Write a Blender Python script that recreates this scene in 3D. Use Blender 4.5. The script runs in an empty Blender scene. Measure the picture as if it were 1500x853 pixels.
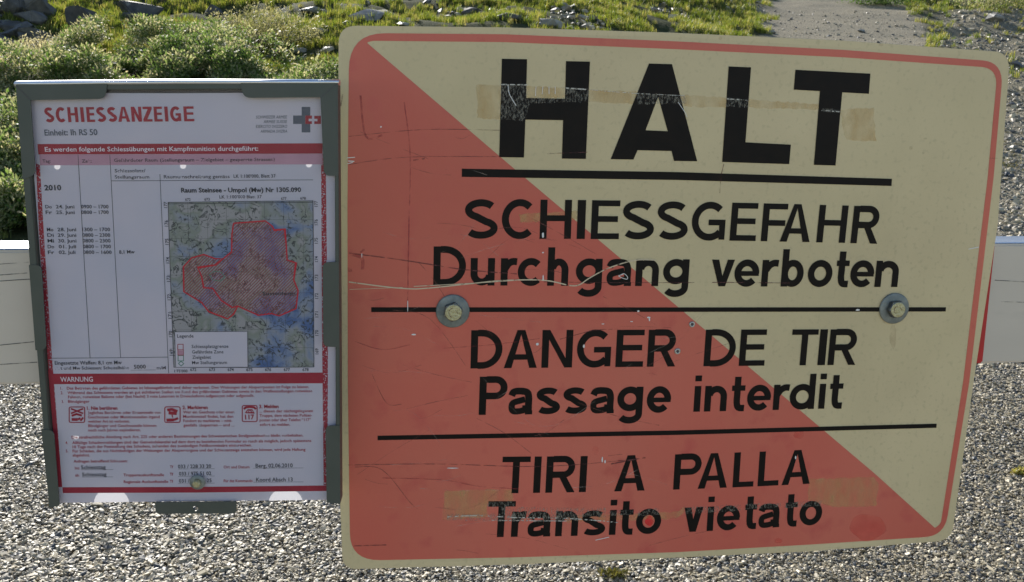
import bpy, bmesh, math, random
import numpy as np
from mathutils import Vector, Matrix
from mathutils.geometry import tessellate_polygon
R = math.radians
rnd = random.Random(7)
rng = np.random.default_rng(11)
S = bpy.context.scene
COL = S.collection

# ------------------------------------------------------------------ camera
F = 1400.0; CX, CY = 750.0, 426.5; HC = 1.25
cam = bpy.data.cameras.new('camera'); camo = bpy.data.objects.new('camera', cam); COL.objects.link(camo)
B = Matrix(((0.99963, -0.02705, 0.0), (0.00504, 0.18628, -0.98248), (0.02657, 0.98212, 0.18635)))
camo.matrix_world = Matrix.Translation((0, 0, HC)) @ B.to_4x4()
cam.sensor_width = 36.0; cam.lens = 36.0 * F / 1500.0
cam.clip_start = 0.05; cam.clip_end = 3000
cam.dof.use_dof = True; cam.dof.focus_distance = 1.03; cam.dof.aperture_fstop = 32
S.camera = camo
# ------------------------------------------------------------------ light
SUN_AZ, SUN_EL = -24.0, 29.0     # azimuth left of the view direction (+Y), elevation
w = bpy.data.worlds.new('World'); S.world = w; w.use_nodes = True
nt = w.node_tree; bg = nt.nodes['Background']; sk = nt.nodes.new('ShaderNodeTexSky'); sk.sky_type = 'NISHITA'
sk.sun_disc = False; sk.sun_elevation = R(SUN_EL); sk.sun_rotation = R(SUN_AZ); sk.altitude = 2000
sk.dust_density = 0.6
nt.links.new(sk.outputs[0], bg.inputs[0]); bg.inputs[1].default_value = 0.11
sun = bpy.data.lights.new('sun', 'SUN'); sun.energy = 5.0; sun.angle = R(0.53); sun.color = (1, 0.95, 0.87)
suno = bpy.data.objects.new('sun', sun); COL.objects.link(suno)
sd = Vector((math.sin(R(SUN_AZ)) * math.cos(R(SUN_EL)), math.cos(R(SUN_AZ)) * math.cos(R(SUN_EL)), math.sin(R(SUN_EL))))
suno.rotation_euler = sd.to_track_quat('Z', 'Y').to_euler(); suno.location = (0, 0, 12)
S.view_settings.view_transform = 'Standard'; S.view_settings.look = 'None'
S.view_settings.exposure = 0.65; S.view_settings.gamma = 1
S.cycles.max_bounces = 6; S.cycles.transparent_max_bounces = 10

# ------------------------------------------------------------------ materials
def srgb(r, g, b):
    f = lambda c: (c / 255 / 12.92) if c / 255 <= 0.04045 else ((c / 255 + 0.055) / 1.055) ** 2.4
    return (f(r), f(g), f(b), 1)
def mat(name, c1, c2=None, scale=40, rough=0.6, metal=0, bump=0, bscale=None, alpha=None, thresh=(0.45, 0.6),
        stretch=None, spec=0.5, fac=(0.35, 0.65), detail=6, c3=None, scale3=8, fac3=(0.55, 0.7), atten=1.0):
    m = bpy.data.materials.new(name); m.use_nodes = True; t = m.node_tree; N = t.nodes; L = t.links
    p = N['Principled BSDF']; p.inputs['Roughness'].default_value = rough; p.inputs['Metallic'].default_value = metal
    p.inputs['Specular IOR Level'].default_value = spec
    tc = N.new('ShaderNodeTexCoord'); src = tc.outputs['Object']
    if stretch:
        mp = N.new('ShaderNodeMapping'); mp.inputs['Scale'].default_value = stretch; L.new(src, mp.inputs[0]); src = mp.outputs[0]
    def noise(sc, lo, hi, det=detail):
        n = N.new('ShaderNodeTexNoise'); n.inputs['Scale'].default_value = sc; n.inputs['Detail'].default_value = det; L.new(src, n.inputs[0])
        r = N.new('ShaderNodeMapRange'); r.inputs[1].default_value = lo; r.inputs[2].default_value = hi; L.new(n.outputs[0], r.inputs[0]); return r.outputs[0], n.outputs[0]
    if c2 is None: c2 = tuple(min(1, v * 1.12) for v in c1[:3]) + (1,)
    f, raw = noise(scale, *fac)
    mx = N.new('ShaderNodeMix'); mx.data_type = 'RGBA'; L.new(f, mx.inputs[0]); mx.inputs[6].default_value = c1; mx.inputs[7].default_value = c2
    col = mx.outputs[2]
    if c3:
        f3, _ = noise(scale3, *fac3); m3 = N.new('ShaderNodeMix'); m3.data_type = 'RGBA'
        L.new(f3, m3.inputs[0]); L.new(col, m3.inputs[6]); m3.inputs[7].default_value = c3; col = m3.outputs[2]
    L.new(col, p.inputs['Base Color'])
    if bump:
        n = N.new('ShaderNodeTexNoise'); n.inputs['Scale'].default_value = bscale or scale * 2; n.inputs['Detail'].default_value = 5; L.new(src, n.inputs[0])
        b = N.new('ShaderNodeBump'); b.inputs['Strength'].default_value = bump; b.inputs['Distance'].default_value = 0.002
        L.new(n.outputs[0], b.inputs['Height']); L.new(b.outputs[0], p.inputs['Normal'])
    if alpha is not None:
        fa, _ = noise(alpha, *thresh)
        mu = N.new('ShaderNodeMath'); mu.operation = 'MULTIPLY'; L.new(fa, mu.inputs[0]); mu.inputs[1].default_value = atten
        L.new(mu.outputs[0], p.inputs['Alpha'])
    return m
def leafmat(name, ca, cb, cc, rough=0.45, trans=0.45):
    m = bpy.data.materials.new(name); m.use_nodes = True; t = m.node_tree; N = t.nodes; L = t.links
    out = N['Material Output']; p = N['Principled BSDF']
    oi = N.new('ShaderNodeObjectInfo'); at = N.new('ShaderNodeAttribute'); at.attribute_name = 'tint'
    ad = N.new('ShaderNodeMath'); ad.operation = 'ADD'; L.new(oi.outputs['Random'], ad.inputs[0]); L.new(at.outputs['Fac'], ad.inputs[1])
    ml = N.new('ShaderNodeMath'); ml.operation = 'MULTIPLY'; L.new(ad.outputs[0], ml.inputs[0]); ml.inputs[1].default_value = 0.5
    cr = N.new('ShaderNodeValToRGB'); L.new(ml.outputs[0], cr.inputs[0])
    e = cr.color_ramp.elements; e[0].position = 0.15; e[0].color = ca; e[1].position = 0.85; e[1].color = cc
    x = e.new(0.5); x.color = cb
    L.new(cr.outputs[0], p.inputs['Base Color']); p.inputs['Roughness'].default_value = rough; p.inputs['Specular IOR Level'].default_value = 0.5
    tr = N.new('ShaderNodeBsdfTranslucent'); hs = N.new('ShaderNodeHueSaturation'); hs.inputs['Saturation'].default_value = 1.15; hs.inputs['Value'].default_value = 1.7
    L.new(cr.outputs[0], hs.inputs['Color']); L.new(hs.outputs[0], tr.inputs[0])
    mx = N.new('ShaderNodeMixShader'); mx.inputs[0].default_value = trans
    L.new(p.outputs[0], mx.inputs[1]); L.new(tr.outputs[0], mx.inputs[2]); L.new(mx.outputs[0], out.inputs[0])
    return m

M = {}
M['cream'] = mat('cream_enamel', (0.64, 0.52, 0.295, 1), (0.74, 0.595, 0.35, 1), scale=3.2, detail=9, rough=0.32, spec=.25, bump=0.05, bscale=300, c3=(0.61, 0.495, 0.285, 1), scale3=170)
M['redfield'] = mat('faded_red_paint', (0.61, 0.128, 0.088, 1), (0.73, 0.185, 0.125, 1), scale=3.5, detail=9, rough=0.3, spec=.25, bump=0.05, bscale=300, c3=(0.62, 0.115, 0.09, 1), scale3=28, fac3=(0.56, 0.75))
M['black'] = mat('black_lettering', (0.012, 0.010, 0.009, 1), (0.016, 0.012, 0.010, 1), scale=60, rough=0.4, spec=0.08)
M['edge'] = mat('plate_edge_metal', (0.55, 0.54, 0.5, 1), (0.35, 0.33, 0.3, 1), scale=60, rough=0.3, metal=0.8)
M['scr_tan'] = mat('tan_scratch', (0.62, 0.5, 0.33, 1), alpha=120, thresh=(0.3, 0.45))
M['scr_dark'] = mat('dark_scratch', (0.12, 0.03, 0.03, 1), alpha=110, thresh=(0.35, 0.6), atten=.85)
M['scr_red'] = mat('deep_red_rub', (0.38, 0.05, 0.05, 1), alpha=90, thresh=(0.35, 0.7), atten=.7)
M['blot'] = mat('bright_red_blotch', (0.80, 0.05, 0.045, 1), alpha=26, thresh=(0.3, 0.75), atten=.42)
M['chip'] = mat('white_chip', (0.75, 0.72, 0.68, 1), rough=0.4)
M['tape'] = mat('brown_tape_residue', (0.68, 0.44, 0.16, 1), (0.72, 0.50, 0.21, 1), scale=60, stretch=(1.5, 1, .7), alpha=45, thresh=(0.25, 0.65), atten=.42)
M['abr'] = mat('grey_tape_abrasion', (0.36, 0.33, 0.26, 1), scale=100, stretch=(1.4, 1, .6), alpha=520, thresh=(0.46, 0.66), detail=6, atten=.45)
M['abr_line'] = mat('pale_tape_edge', (0.6, 0.56, 0.48, 1), alpha=330, thresh=(0.42, 0.55), detail=2, atten=.9)
M['washer'] = mat('dull_zinc_washer', (0.15, 0.17, 0.165, 1), (0.27, 0.285, 0.26, 1), scale=90, rough=0.5, metal=0.35, bump=.2, bscale=400)
M['bolt'] = mat('yellow_zinc_bolt', (0.40, 0.35, 0.18, 1), (0.52, 0.48, 0.30, 1), scale=500, rough=0.4, metal=0.55, bump=.5, bscale=500)
M['flank'] = mat('shaded_bolt_flank', (.07, .08, .11, 1), (.22, .21, .15, 1), scale=300, rough=.35, metal=.6)  # shadow on the hex sides is put into this blue-dark colour
M['frame'] = mat('grey_aluminium_frame', (0.072, 0.082, 0.066, 1), (0.082, 0.09, 0.074, 1), scale=30, rough=0.45, spec=.4)
M['rim'] = mat('bare_aluminium_rim', (0.75, 0.76, 0.78, 1), scale=50, rough=0.28, metal=0.9)
M['darkgap'] = mat('dark_backing', (0.07, 0.06, 0.065, 1), rough=0.7)
M['pink'] = mat('pink_print', (0.50, 0.27, 0.33, 1), rough=.7)
M['redprint'] = mat('red_print', (0.33, 0.013, 0.03, 1), (0.39, 0.02, 0.04, 1), scale=50, rough=.7)
M['redspeck'] = mat('speckled_red_print', (0.38, 0.018, 0.035, 1), rough=.7, alpha=650, thresh=(0.36, 0.47), detail=4, atten=.9)
M['outline'] = mat('zone_outline_print', (.55, .015, .03, 1), rough=.7)
M['blackprint'] = mat('black_print', (0.035, 0.035, 0.045, 1), rough=.7)
M['fadeprint'] = mat('faded_black_print', (0.05, 0.045, 0.055, 1), rough=.7, alpha=150, thresh=(0.32, 0.5))
M['redtext'] = mat('red_small_print', (0.38, 0.02, 0.04, 1), rough=.7, alpha=130, thresh=(0.2, 0.45))
M['whiteprint'] = mat('white_print', (0.80, 0.70, 0.72, 1), rough=.7)
M['greyprint'] = mat('slate_print', (0.09, 0.10, 0.13, 1), rough=.7)
M['beam'] = mat('weathered_white_paint', (0.66, 0.57, 0.47, 1), (0.60, 0.52, 0.43, 1), scale=8, rough=0.35, c3=(0.54, 0.47, 0.39, 1), scale3=40, fac3=(0.6, 0.85), stretch=(.3, 1, 1), bump=.05)
M['cap'] = mat('sky_reflector_metal', (.62, .66, .72, 1), (.5, .54, .6, 1), scale=20, stretch=(.1, 1, 1), rough=.36, metal=.85)  # for the added strip that gives the beam top its sky sheen
M['beamred'] = mat('red_barrier_paint', (0.50, 0.015, 0.02, 1), rough=0.3)
M['post'] = mat('galvanised_post', (0.4, 0.41, 0.42, 1), rough=0.45, metal=.6)
M['beamscr'] = mat('beam_scratch', (0.10, 0.10, 0.09, 1), alpha=50, thresh=(0.35, 0.55), atten=.8)

def paper_mat():
    m = bpy.data.materials.new('printed_paper'); m.use_nodes = True; t = m.node_tree; N = t.nodes; L = t.links
    p = N['Principled BSDF']; out = N['Material Output']; p.inputs['Roughness'].default_value = .75
    n = N.new('ShaderNodeTexNoise'); n.inputs['Scale'].default_value = 14; n.inputs['Detail'].default_value = 6; tc = N.new('ShaderNodeTexCoord'); L.new(tc.outputs['Object'], n.inputs[0])
    cr = N.new('ShaderNodeValToRGB'); L.new(n.outputs[0], cr.inputs[0]); e = cr.color_ramp.elements
    e[0].position = .35; e[0].color = (.80, .75, .82, 1); e[1].position = .65; e[1].color = (.88, .79, .84, 1)
    L.new(cr.outputs[0], p.inputs['Base Color'])
    tr = N.new('ShaderNodeBsdfTranslucent'); tr.inputs[0].default_value = (.8, .8, .8, 1)
    mx = N.new('ShaderNodeMixShader'); mx.inputs[0].default_value = .28
    L.new(p.outputs[0], mx.inputs[1]); L.new(tr.outputs[0], mx.inputs[2]); L.new(mx.outputs[0], out.inputs[0]); return m
M['paper'] = paper_mat()
def pane_mat():
    m = bpy.data.materials.new('clear_cover'); m.use_nodes = True; t = m.node_tree; N = t.nodes; L = t.links
    out = N['Material Output']; N.remove(N['Principled BSDF'])
    a = N.new('ShaderNodeBsdfTransparent'); a.inputs[0].default_value = (.95, .95, .97, 1)
    g = N.new('ShaderNodeBsdfGlossy'); g.inputs['Roughness'].default_value = .12
    fr = N.new('ShaderNodeLayerWeight'); fr.inputs[0].default_value = .25
    mu = N.new('ShaderNodeMath'); mu.operation = 'MULTIPLY_ADD'; mu.inputs[1].default_value = .2; mu.inputs[2].default_value = .012; L.new(fr.outputs['Fresnel'], mu.inputs[0])
    mx = N.new('ShaderNodeMixShader'); L.new(mu.outputs[0], mx.inputs[0]); L.new(a.outputs[0], mx.inputs[1]); L.new(g.outputs[0], mx.inputs[2]); L.new(mx.outputs[0], out.inputs[0]); return m
M['pane'] = pane_mat()
def map_mat():
    m = bpy.data.materials.new('printed_map'); m.use_nodes = True; t = m.node_tree; N = t.nodes; L = t.links
    p = N['Principled BSDF']; p.inputs['Roughness'].default_value = .7; tc = N.new('ShaderNodeTexCoord')
    def noi(s, d=6, dist=0):
        n = N.new('ShaderNodeTexNoise'); n.inputs['Scale'].default_value = s; n.inputs['Detail'].default_value = d; n.inputs['Distortion'].default_value = dist; L.new(tc.outputs['Object'], n.inputs[0]); return n.outputs[0]
    a = N.new('ShaderNodeValToRGB'); sx = N.new('ShaderNodeSeparateXYZ'); L.new(tc.outputs['Object'], sx.inputs[0])
    g1 = N.new('ShaderNodeMath'); g1.operation = 'MULTIPLY_ADD'; L.new(sx.outputs[0], g1.inputs[0]); g1.inputs[1].default_value = -1.3; g1.inputs[2].default_value = .095
    g2 = N.new('ShaderNodeMath'); g2.operation = 'MULTIPLY_ADD'; L.new(sx.outputs[2], g2.inputs[0]); g2.inputs[1].default_value = .5; L.new(g1.outputs[0], g2.inputs[2])
    g3 = N.new('ShaderNodeMath'); L.new(g2.outputs[0], g3.inputs[0]); L.new(noi(30, 7, .3), g3.inputs[1]); L.new(g3.outputs[0], a.inputs[0]); e = a.color_ramp.elements
    e[0].position = .38; e[0].color = (.08, .14, .30, 1); e[1].position = .66; e[1].color = (.36, .34, .33, 1)
    x = e.new(.46); x.color = (.20, .25, .36, 1); x = e.new(.52); x.color = (.30, .31, .33, 1); x = e.new(.60); x.color = (.24, .26, .21, 1)
    # contour-like dark hairlines
    wv = N.new('ShaderNodeMath'); wv.operation = 'MULTIPLY'; wv.inputs[1].default_value = 46; L.new(noi(75, 8, .4), wv.inputs[0])
    fr = N.new('ShaderNodeMath'); fr.operation = 'SINE'; L.new(wv.outputs[0], fr.inputs[0])
    r = N.new('ShaderNodeMapRange'); r.inputs[1].default_value = .35; r.inputs[2].default_value = 1.0; L.new(fr.outputs[0], r.inputs[0])
    r2 = N.new('ShaderNodeMapRange'); r2.inputs[1].default_value = .40; r2.inputs[2].default_value = .54; L.new(noi(90, 5), r2.inputs[0])
    mu = N.new('ShaderNodeMath'); mu.operation = 'MULTIPLY'; L.new(r.outputs[0], mu.inputs[0]); L.new(r2.outputs[0], mu.inputs[1])
    mx = N.new('ShaderNodeMix'); mx.data_type = 'RGBA'; L.new(mu.outputs[0], mx.inputs[0]); L.new(a.outputs[0], mx.inputs[6]); mx.inputs[7].default_value = (.045, .05, .05, 1)
    L.new(mx.outputs[2], p.inputs['Base Color']); return m
M['map'] = map_mat()
def hatch_mat():
    m = bpy.data.materials.new('red_hatching'); m.use_nodes = True; t = m.node_tree; N = t.nodes; L = t.links
    p = N['Principled BSDF']; p.inputs['Base Color'].default_value = (.44, .12, .12, 1); tc = N.new('ShaderNodeTexCoord')
    sx = N.new('ShaderNodeSeparateXYZ'); L.new(tc.outputs['Object'], sx.inputs[0])
    sb = N.new('ShaderNodeMath'); sb.operation = 'SUBTRACT'; L.new(sx.outputs[0], sb.inputs[0]); L.new(sx.outputs[2], sb.inputs[1])
    ml = N.new('ShaderNodeMath'); ml.operation = 'MULTIPLY'; ml.inputs[1].default_value = 2 * math.pi / .0032; L.new(sb.outputs[0], ml.inputs[0])
    si = N.new('ShaderNodeMath'); si.operation = 'SINE'; L.new(ml.outputs[0], si.inputs[0])
    r = N.new('ShaderNodeMapRange'); r.inputs[1].default_value = -.3; r.inputs[2].default_value = .5; r.inputs[3].default_value = .10; r.inputs[4].default_value = .62
    L.new(si.outputs[0], r.inputs[0]); L.new(r.outputs[0], p.inputs['Alpha']); return m
M['hatch'] = hatch_mat()

# ------------------------------------------------------------------ helpers
def mesh_obj(name, V, Fs, m, parent=None, smooth=False):
    me = bpy.data.meshes.new(name); me.from_pydata([tuple(v) for v in V], [], [tuple(f) for f in Fs]); me.update()
    if m: me.materials.append(m)
    if smooth: me.polygons.foreach_set('use_smooth', [True] * len(me.polygons))
    o = bpy.data.objects.new(name, me); COL.objects.link(o)
    if parent: o.parent = parent
    return o
def tag(o, label, cat, group=None, kind=None):
    if label: o['label'] = label
    if cat: o['category'] = cat
    if group: o['group'] = group
    if kind: o['kind'] = kind
    return o
def empty(name, mw, label, cat, group=None):
    o = bpy.data.objects.new(name, None); COL.objects.link(o); o.empty_display_size = .1; o.matrix_world = mw; return tag(o, label, cat, group)
def ray(px, py):
    d = B @ Vector(((px - CX) / F, -(py - CY) / F, -1)); return d
class Plane:
    """a real flat board in the world; coordinates on it are metres right (u) and up (v)"""
    def __init__(s, o, yaw, roll=0):
        s.o = Vector(o); cy, sy, cr, sr = math.cos(yaw), math.sin(yaw), math.cos(roll), math.sin(roll)
        s.X = Vector((cy * cr, sy * cr, sr)); s.N = Vector((-sy, cy, 0)); s.U = s.X.cross(s.N)
        s.mw = Matrix.Translation(s.o) @ Matrix((s.X, s.N, s.U)).transposed().to_4x4()
    def p(s, px, py):
        d = ray(px, py); e = Vector((0, 0, HC)); t = (s.o - e).dot(s.N) / d.dot(s.N); q = e + d * t - s.o
        return (q.dot(s.X), q.dot(s.U))
def rounded(pts, rad, n=6):
    out = []; k = len(pts)
    for i in range(k):
        r = rad[i] if isinstance(rad, (list, tuple)) else rad
        a, b, c = Vector(pts[i - 1]), Vector(pts[i]), Vector(pts[(i + 1) % k])
        if r <= 0: out.append(tuple(b)); continue
        u, v = (a - b), (c - b); r1 = min(r, u.length * .49, v.length * .49); u.normalize(); v.normalize()
        p0 = b + u * r1; p1 = b + v * r1
        for j in range(n + 1):
            t = j / n; out.append(tuple(p0 * (1 - t) ** 2 + b * 2 * t * (1 - t) + p1 * t ** 2))
    return out
def dense(pts, step=.02):
    out = []
    for i in range(len(pts)):
        a, b = Vector(pts[i]), Vector(pts[(i + 1) % len(pts)]); n = max(1, int((b - a).length / step))
        for j in range(n): out.append(tuple(a.lerp(b, j / n)))
    return out
def slab(name, loops, off, m, parent, thick=0, bevel=0, edge_mat=None):
    """filled outline (first loop) with holes; local x = u, z = v, y = -off toward the viewer; thick goes away from the viewer"""
    V = []; Fs = []; L3 = [[Vector((a, b, 0)) for a, b in lp] for lp in loops]
    for lp in loops: V += [(a, -off, b) for a, b in lp]
    n = len(V); tr = tessellate_polygon(L3)
    def orient(t):
        a, b, c = [Vector(V[i]) for i in t]; return t if (b - a).cross(c - a).y < 0 else t[::-1]
    tr = [orient(tuple(t)) for t in tr]; Fs += tr; nf = len(Fs)
    if thick:
        V += [(a, y + thick, b) for a, y, b in V[:n]]
        Fs += [tuple(i + n for i in t[::-1]) for t in tr]; nf2 = len(Fs); k = 0
        for lp in loops:
            c = len(lp)
            for i in range(c):
                j = (i + 1) % c; Fs.append((k + i, k + j, n + k + j, n + k + i))
            k += c
    o = mesh_obj(name, V, Fs, m, parent)
    if thick:
        bm = bmesh.new(); bm.from_mesh(o.data); bmesh.ops.recalc_face_normals(bm, faces=bm.faces)
        if bevel:
            ed = [e for e in bm.edges if len(e.link_faces) == 2 and abs(e.link_faces[0].normal.dot(e.link_faces[1].normal)) < .3 and min(v.co.y for v in e.verts) < -off + 1e-5 and max(v.co.y for v in e.verts) < -off + 1e-5]
            bmesh.ops.bevel(bm, geom=ed, offset=bevel, segments=2, affect='EDGES', clamp_overlap=True)
        bm.to_mesh(o.data); bm.free()
        if edge_mat:
            o.data.materials.append(edge_mat)
            for f in o.data.polygons:
                if f.normal.y > -.9: f.material_index = 1
    return o
def strokes(name, lines, wd, off, m, parent, zs=0.00001):
    """lines: list of point lists (or (points, width)) as flat ribbons"""
    V = []; Fs = []; k = 0
    for item in lines:
        pts, ww = item if isinstance(item, tuple) and isinstance(item[0], list) else (item, wd)
        P = [Vector(p) for p in pts]; b = len(V); o2 = off + (k % 5) * zs; k += 1; c = len(P)
        for i in range(c):
            d = (P[min(i + 1, c - 1)] - P[max(i - 1, 0)]); d.normalize(); nn = Vector((-d.y, d.x)) * ww / 2
            if 0 < i < c - 1:
                d1 = (P[i] - P[i - 1]).normalized(); cs = max(.5, Vector((-d1.y, d1.x)).dot(Vector((-d.y, d.x)))); nn = nn / cs
            V += [(P[i].x + nn.x, -o2, P[i].y + nn.y), (P[i].x - nn.x, -o2, P[i].y - nn.y)]
        for i in range(c - 1): Fs.append((b + 2 * i, b + 2 * i + 1, b + 2 * i + 3, b + 2 * i + 2))
    return mesh_obj(name, V, Fs, m, parent)
def join_mesh(name, parts, m, parent):
    V = []; Fs = []
    for v, f in parts:
        b = len(V); V += v; Fs += [tuple(i + b for i in t) for t in f]
    return mesh_obj(name, V, Fs, m, parent)

# ------------------------------------------------------------------ value noise and terrain
_G = np.random.default_rng(5).random((256, 256))
def vn(x, y):
    x = np.asarray(x, float); y = np.asarray(y, float); xi = np.floor(x).astype(int); yi = np.floor(y).astype(int)
    fx = x - xi; fy = y - yi; fx = fx * fx * (3 - 2 * fx); fy = fy * fy * (3 - 2 * fy)
    g = lambda a, b: _G[a % 256, b % 256]
    return (g(xi, yi) * (1 - fx) + g(xi + 1, yi) * fx) * (1 - fy) + (g(xi, yi + 1) * (1 - fx) + g(xi + 1, yi + 1) * fx) * fy
def fbm(x, y, o=4):
    s = 0; a = .5
    for i in range(o): s = s + a * vn(x * 2 ** i + 17 * i, y * 2 ** i + 31 * i); a *= .5
    return s
def sst(a, b, x):
    t = np.clip((np.asarray(x, float) - a) / (b - a), 0, 1); return t * t * (3 - 2 * t)
def height(x, y):
    x = np.asarray(x, float); y = np.asarray(y, float); yy = np.maximum(y, .1); r = x / yy
    s = .27 - .075 * sst(-.02, .28, r)
    q = np.logaddexp(0, (y - 8.6) * 1.6) / 1.6
    z = s * q + .16 * np.logaddexp(0, (y - 45) * .2) / .2
    am = sst(8.5, 13, y); pth = path_mask(x, y)
    z = z + am * (1 - .75 * pth) * (fbm(x * .5, y * .5) - .47) * .9 + .05 * am * (fbm(x * 2.2 + 9, y * 2.2) - .47) * (1 - .5 * pth)
    z = z + .012 * (vn(x * 1.3, y * 1.3) - .5)
    return z
def path_mask(x, y):
    x = np.asarray(x, float); yy = np.maximum(y, .1); r = x / yy + (fbm(x * .8, np.asarray(y) * .8) - .47) * .05
    return sst(.235, .262, r) * (1 - sst(37, 40, y)) * (1 - sst(.405 - .004 * np.maximum(yy - 28, 0), .43 - .004 * np.maximum(yy - 28, 0), r) * sst(16, 19, y))
def gravel_mask(x, y):
    near = 1 - sst(7.5, 8.1, np.asarray(y) + (fbm(np.asarray(x) * 1.5, np.asarray(y) * 1.5) - .5) * .8)
    return np.maximum(near, path_mask(x, y))
def stony(x, y):   # stony verge right of the track
    r = np.asarray(x) / np.maximum(y, .1); return sst(.40, .44, r) * (1 - sst(33, 37, y)) * sst(7.5, 8.5, y)
def at(px, py):
    d = ray(px, py); e = Vector((0, 0, HC)); t = 1.5
    while t < 150:
        q = e + d * t
        if q.z < float(height(q.x, q.y)): break
        t += .04
    return e + d * t

def terrain_mat():
    m = bpy.data.materials.new('hillside_ground'); m.use_nodes = True; t = m.node_tree; N = t.nodes; L = t.links
    p = N['Principled BSDF']; p.inputs['Roughness'].default_value = .95; p.inputs['Specular IOR Level'].default_value = .1; tc = N.new('ShaderNodeTexCoord')
    def noi(s, lo, hi, d=8):
        n = N.new('ShaderNodeTexNoise'); n.inputs['Scale'].default_value = s; n.inputs['Detail'].default_value = d; L.new(tc.outputs['Object'], n.inputs[0])
        r = N.new('ShaderNodeMapRange'); r.inputs[1].default_value = lo; r.inputs[2].default_value = hi; L.new(n.outputs[0], r.inputs[0]); return r.outputs[0]
    def mix(f, a, b):
        x = N.new('ShaderNodeMix'); x.data_type = 'RGBA'; L.new(f, x.inputs[0])
        for i, c in ((6, a), (7, b)):
            if isinstance(c, tuple): x.inputs[i].default_value = c
            else: L.new(c, x.inputs[i])
        return x.outputs[2]
    grav = mix(noi(26, .35, .65), (.20, .175, .125, 1), (.34, .30, .215, 1))
    soil = mix(noi(5, .35, .65), (.035, .045, .015, 1), (.085, .085, .035, 1))
    a = N.new('ShaderNodeAttribute'); a.attribute_name = 'gravel'
    L.new(mix(a.outputs['Fac'], soil, grav), p.inputs['Base Color'])
    n = N.new('ShaderNodeTexVoronoi'); n.inputs['Scale'].default_value = 38; L.new(tc.outputs['Object'], n.inputs[0])
    n2 = N.new('ShaderNodeTexNoise'); n2.inputs['Scale'].default_value = 60; n2.inputs['Detail'].default_value = 8; L.new(tc.outputs['Object'], n2.inputs[0])
    ad = N.new('ShaderNodeMath'); ad.operation = 'SUBTRACT'; L.new(n2.outputs[0], ad.inputs[0]); L.new(n.outputs[0], ad.inputs[1])
    b = N.new('ShaderNodeBump'); b.inputs['Strength'].default_value = .9; b.inputs['Distance'].default_value = .012; L.new(ad.outputs[0], b.inputs['Height']); L.new(b.outputs[0], p.inputs['Normal'])
    return m
ys = np.concatenate([np.linspace(-6, 7, 27), np.linspace(7.15, 40, 220), np.linspace(40.6, 80, 60), np.linspace(84, 400, 40)])
us = np.linspace(-1, 1, 321)
gy, gu = np.meshgrid(ys, us, indexing='ij'); gx = gu * (6 + np.abs(gy) * 1.3)
gz = height(gx, gy)
V = np.stack([gx, gy, gz], -1).reshape(-1, 3); nr, nc = gy.shape
ii = (np.arange(nr - 1)[:, None] * nc + np.arange(nc - 1)[None, :]).ravel()
Fq = np.stack([ii, ii + 1, ii + nc + 1, ii + nc], -1)
me = bpy.data.meshes.new('ground'); me.from_pydata(V.tolist(), [], Fq.tolist()); me.update()
me.polygons.foreach_set('use_smooth', [True] * len(me.polygons))
ga = me.attributes.new('gravel', 'FLOAT', 'POINT')
gm = np.maximum(gravel_mask(V[:, 0], V[:, 1]), stony(V[:, 0], V[:, 1]) * .8)
ga.data.foreach_set('value', gm.astype(np.float32))
me.materials.append(terrain_mat())
g = bpy.data.objects.new('ground', me); COL.objects.link(g); g['kind'] = 'structure'; g['label'] = 'gravel pull-off rising into a stony green hillside'

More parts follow.
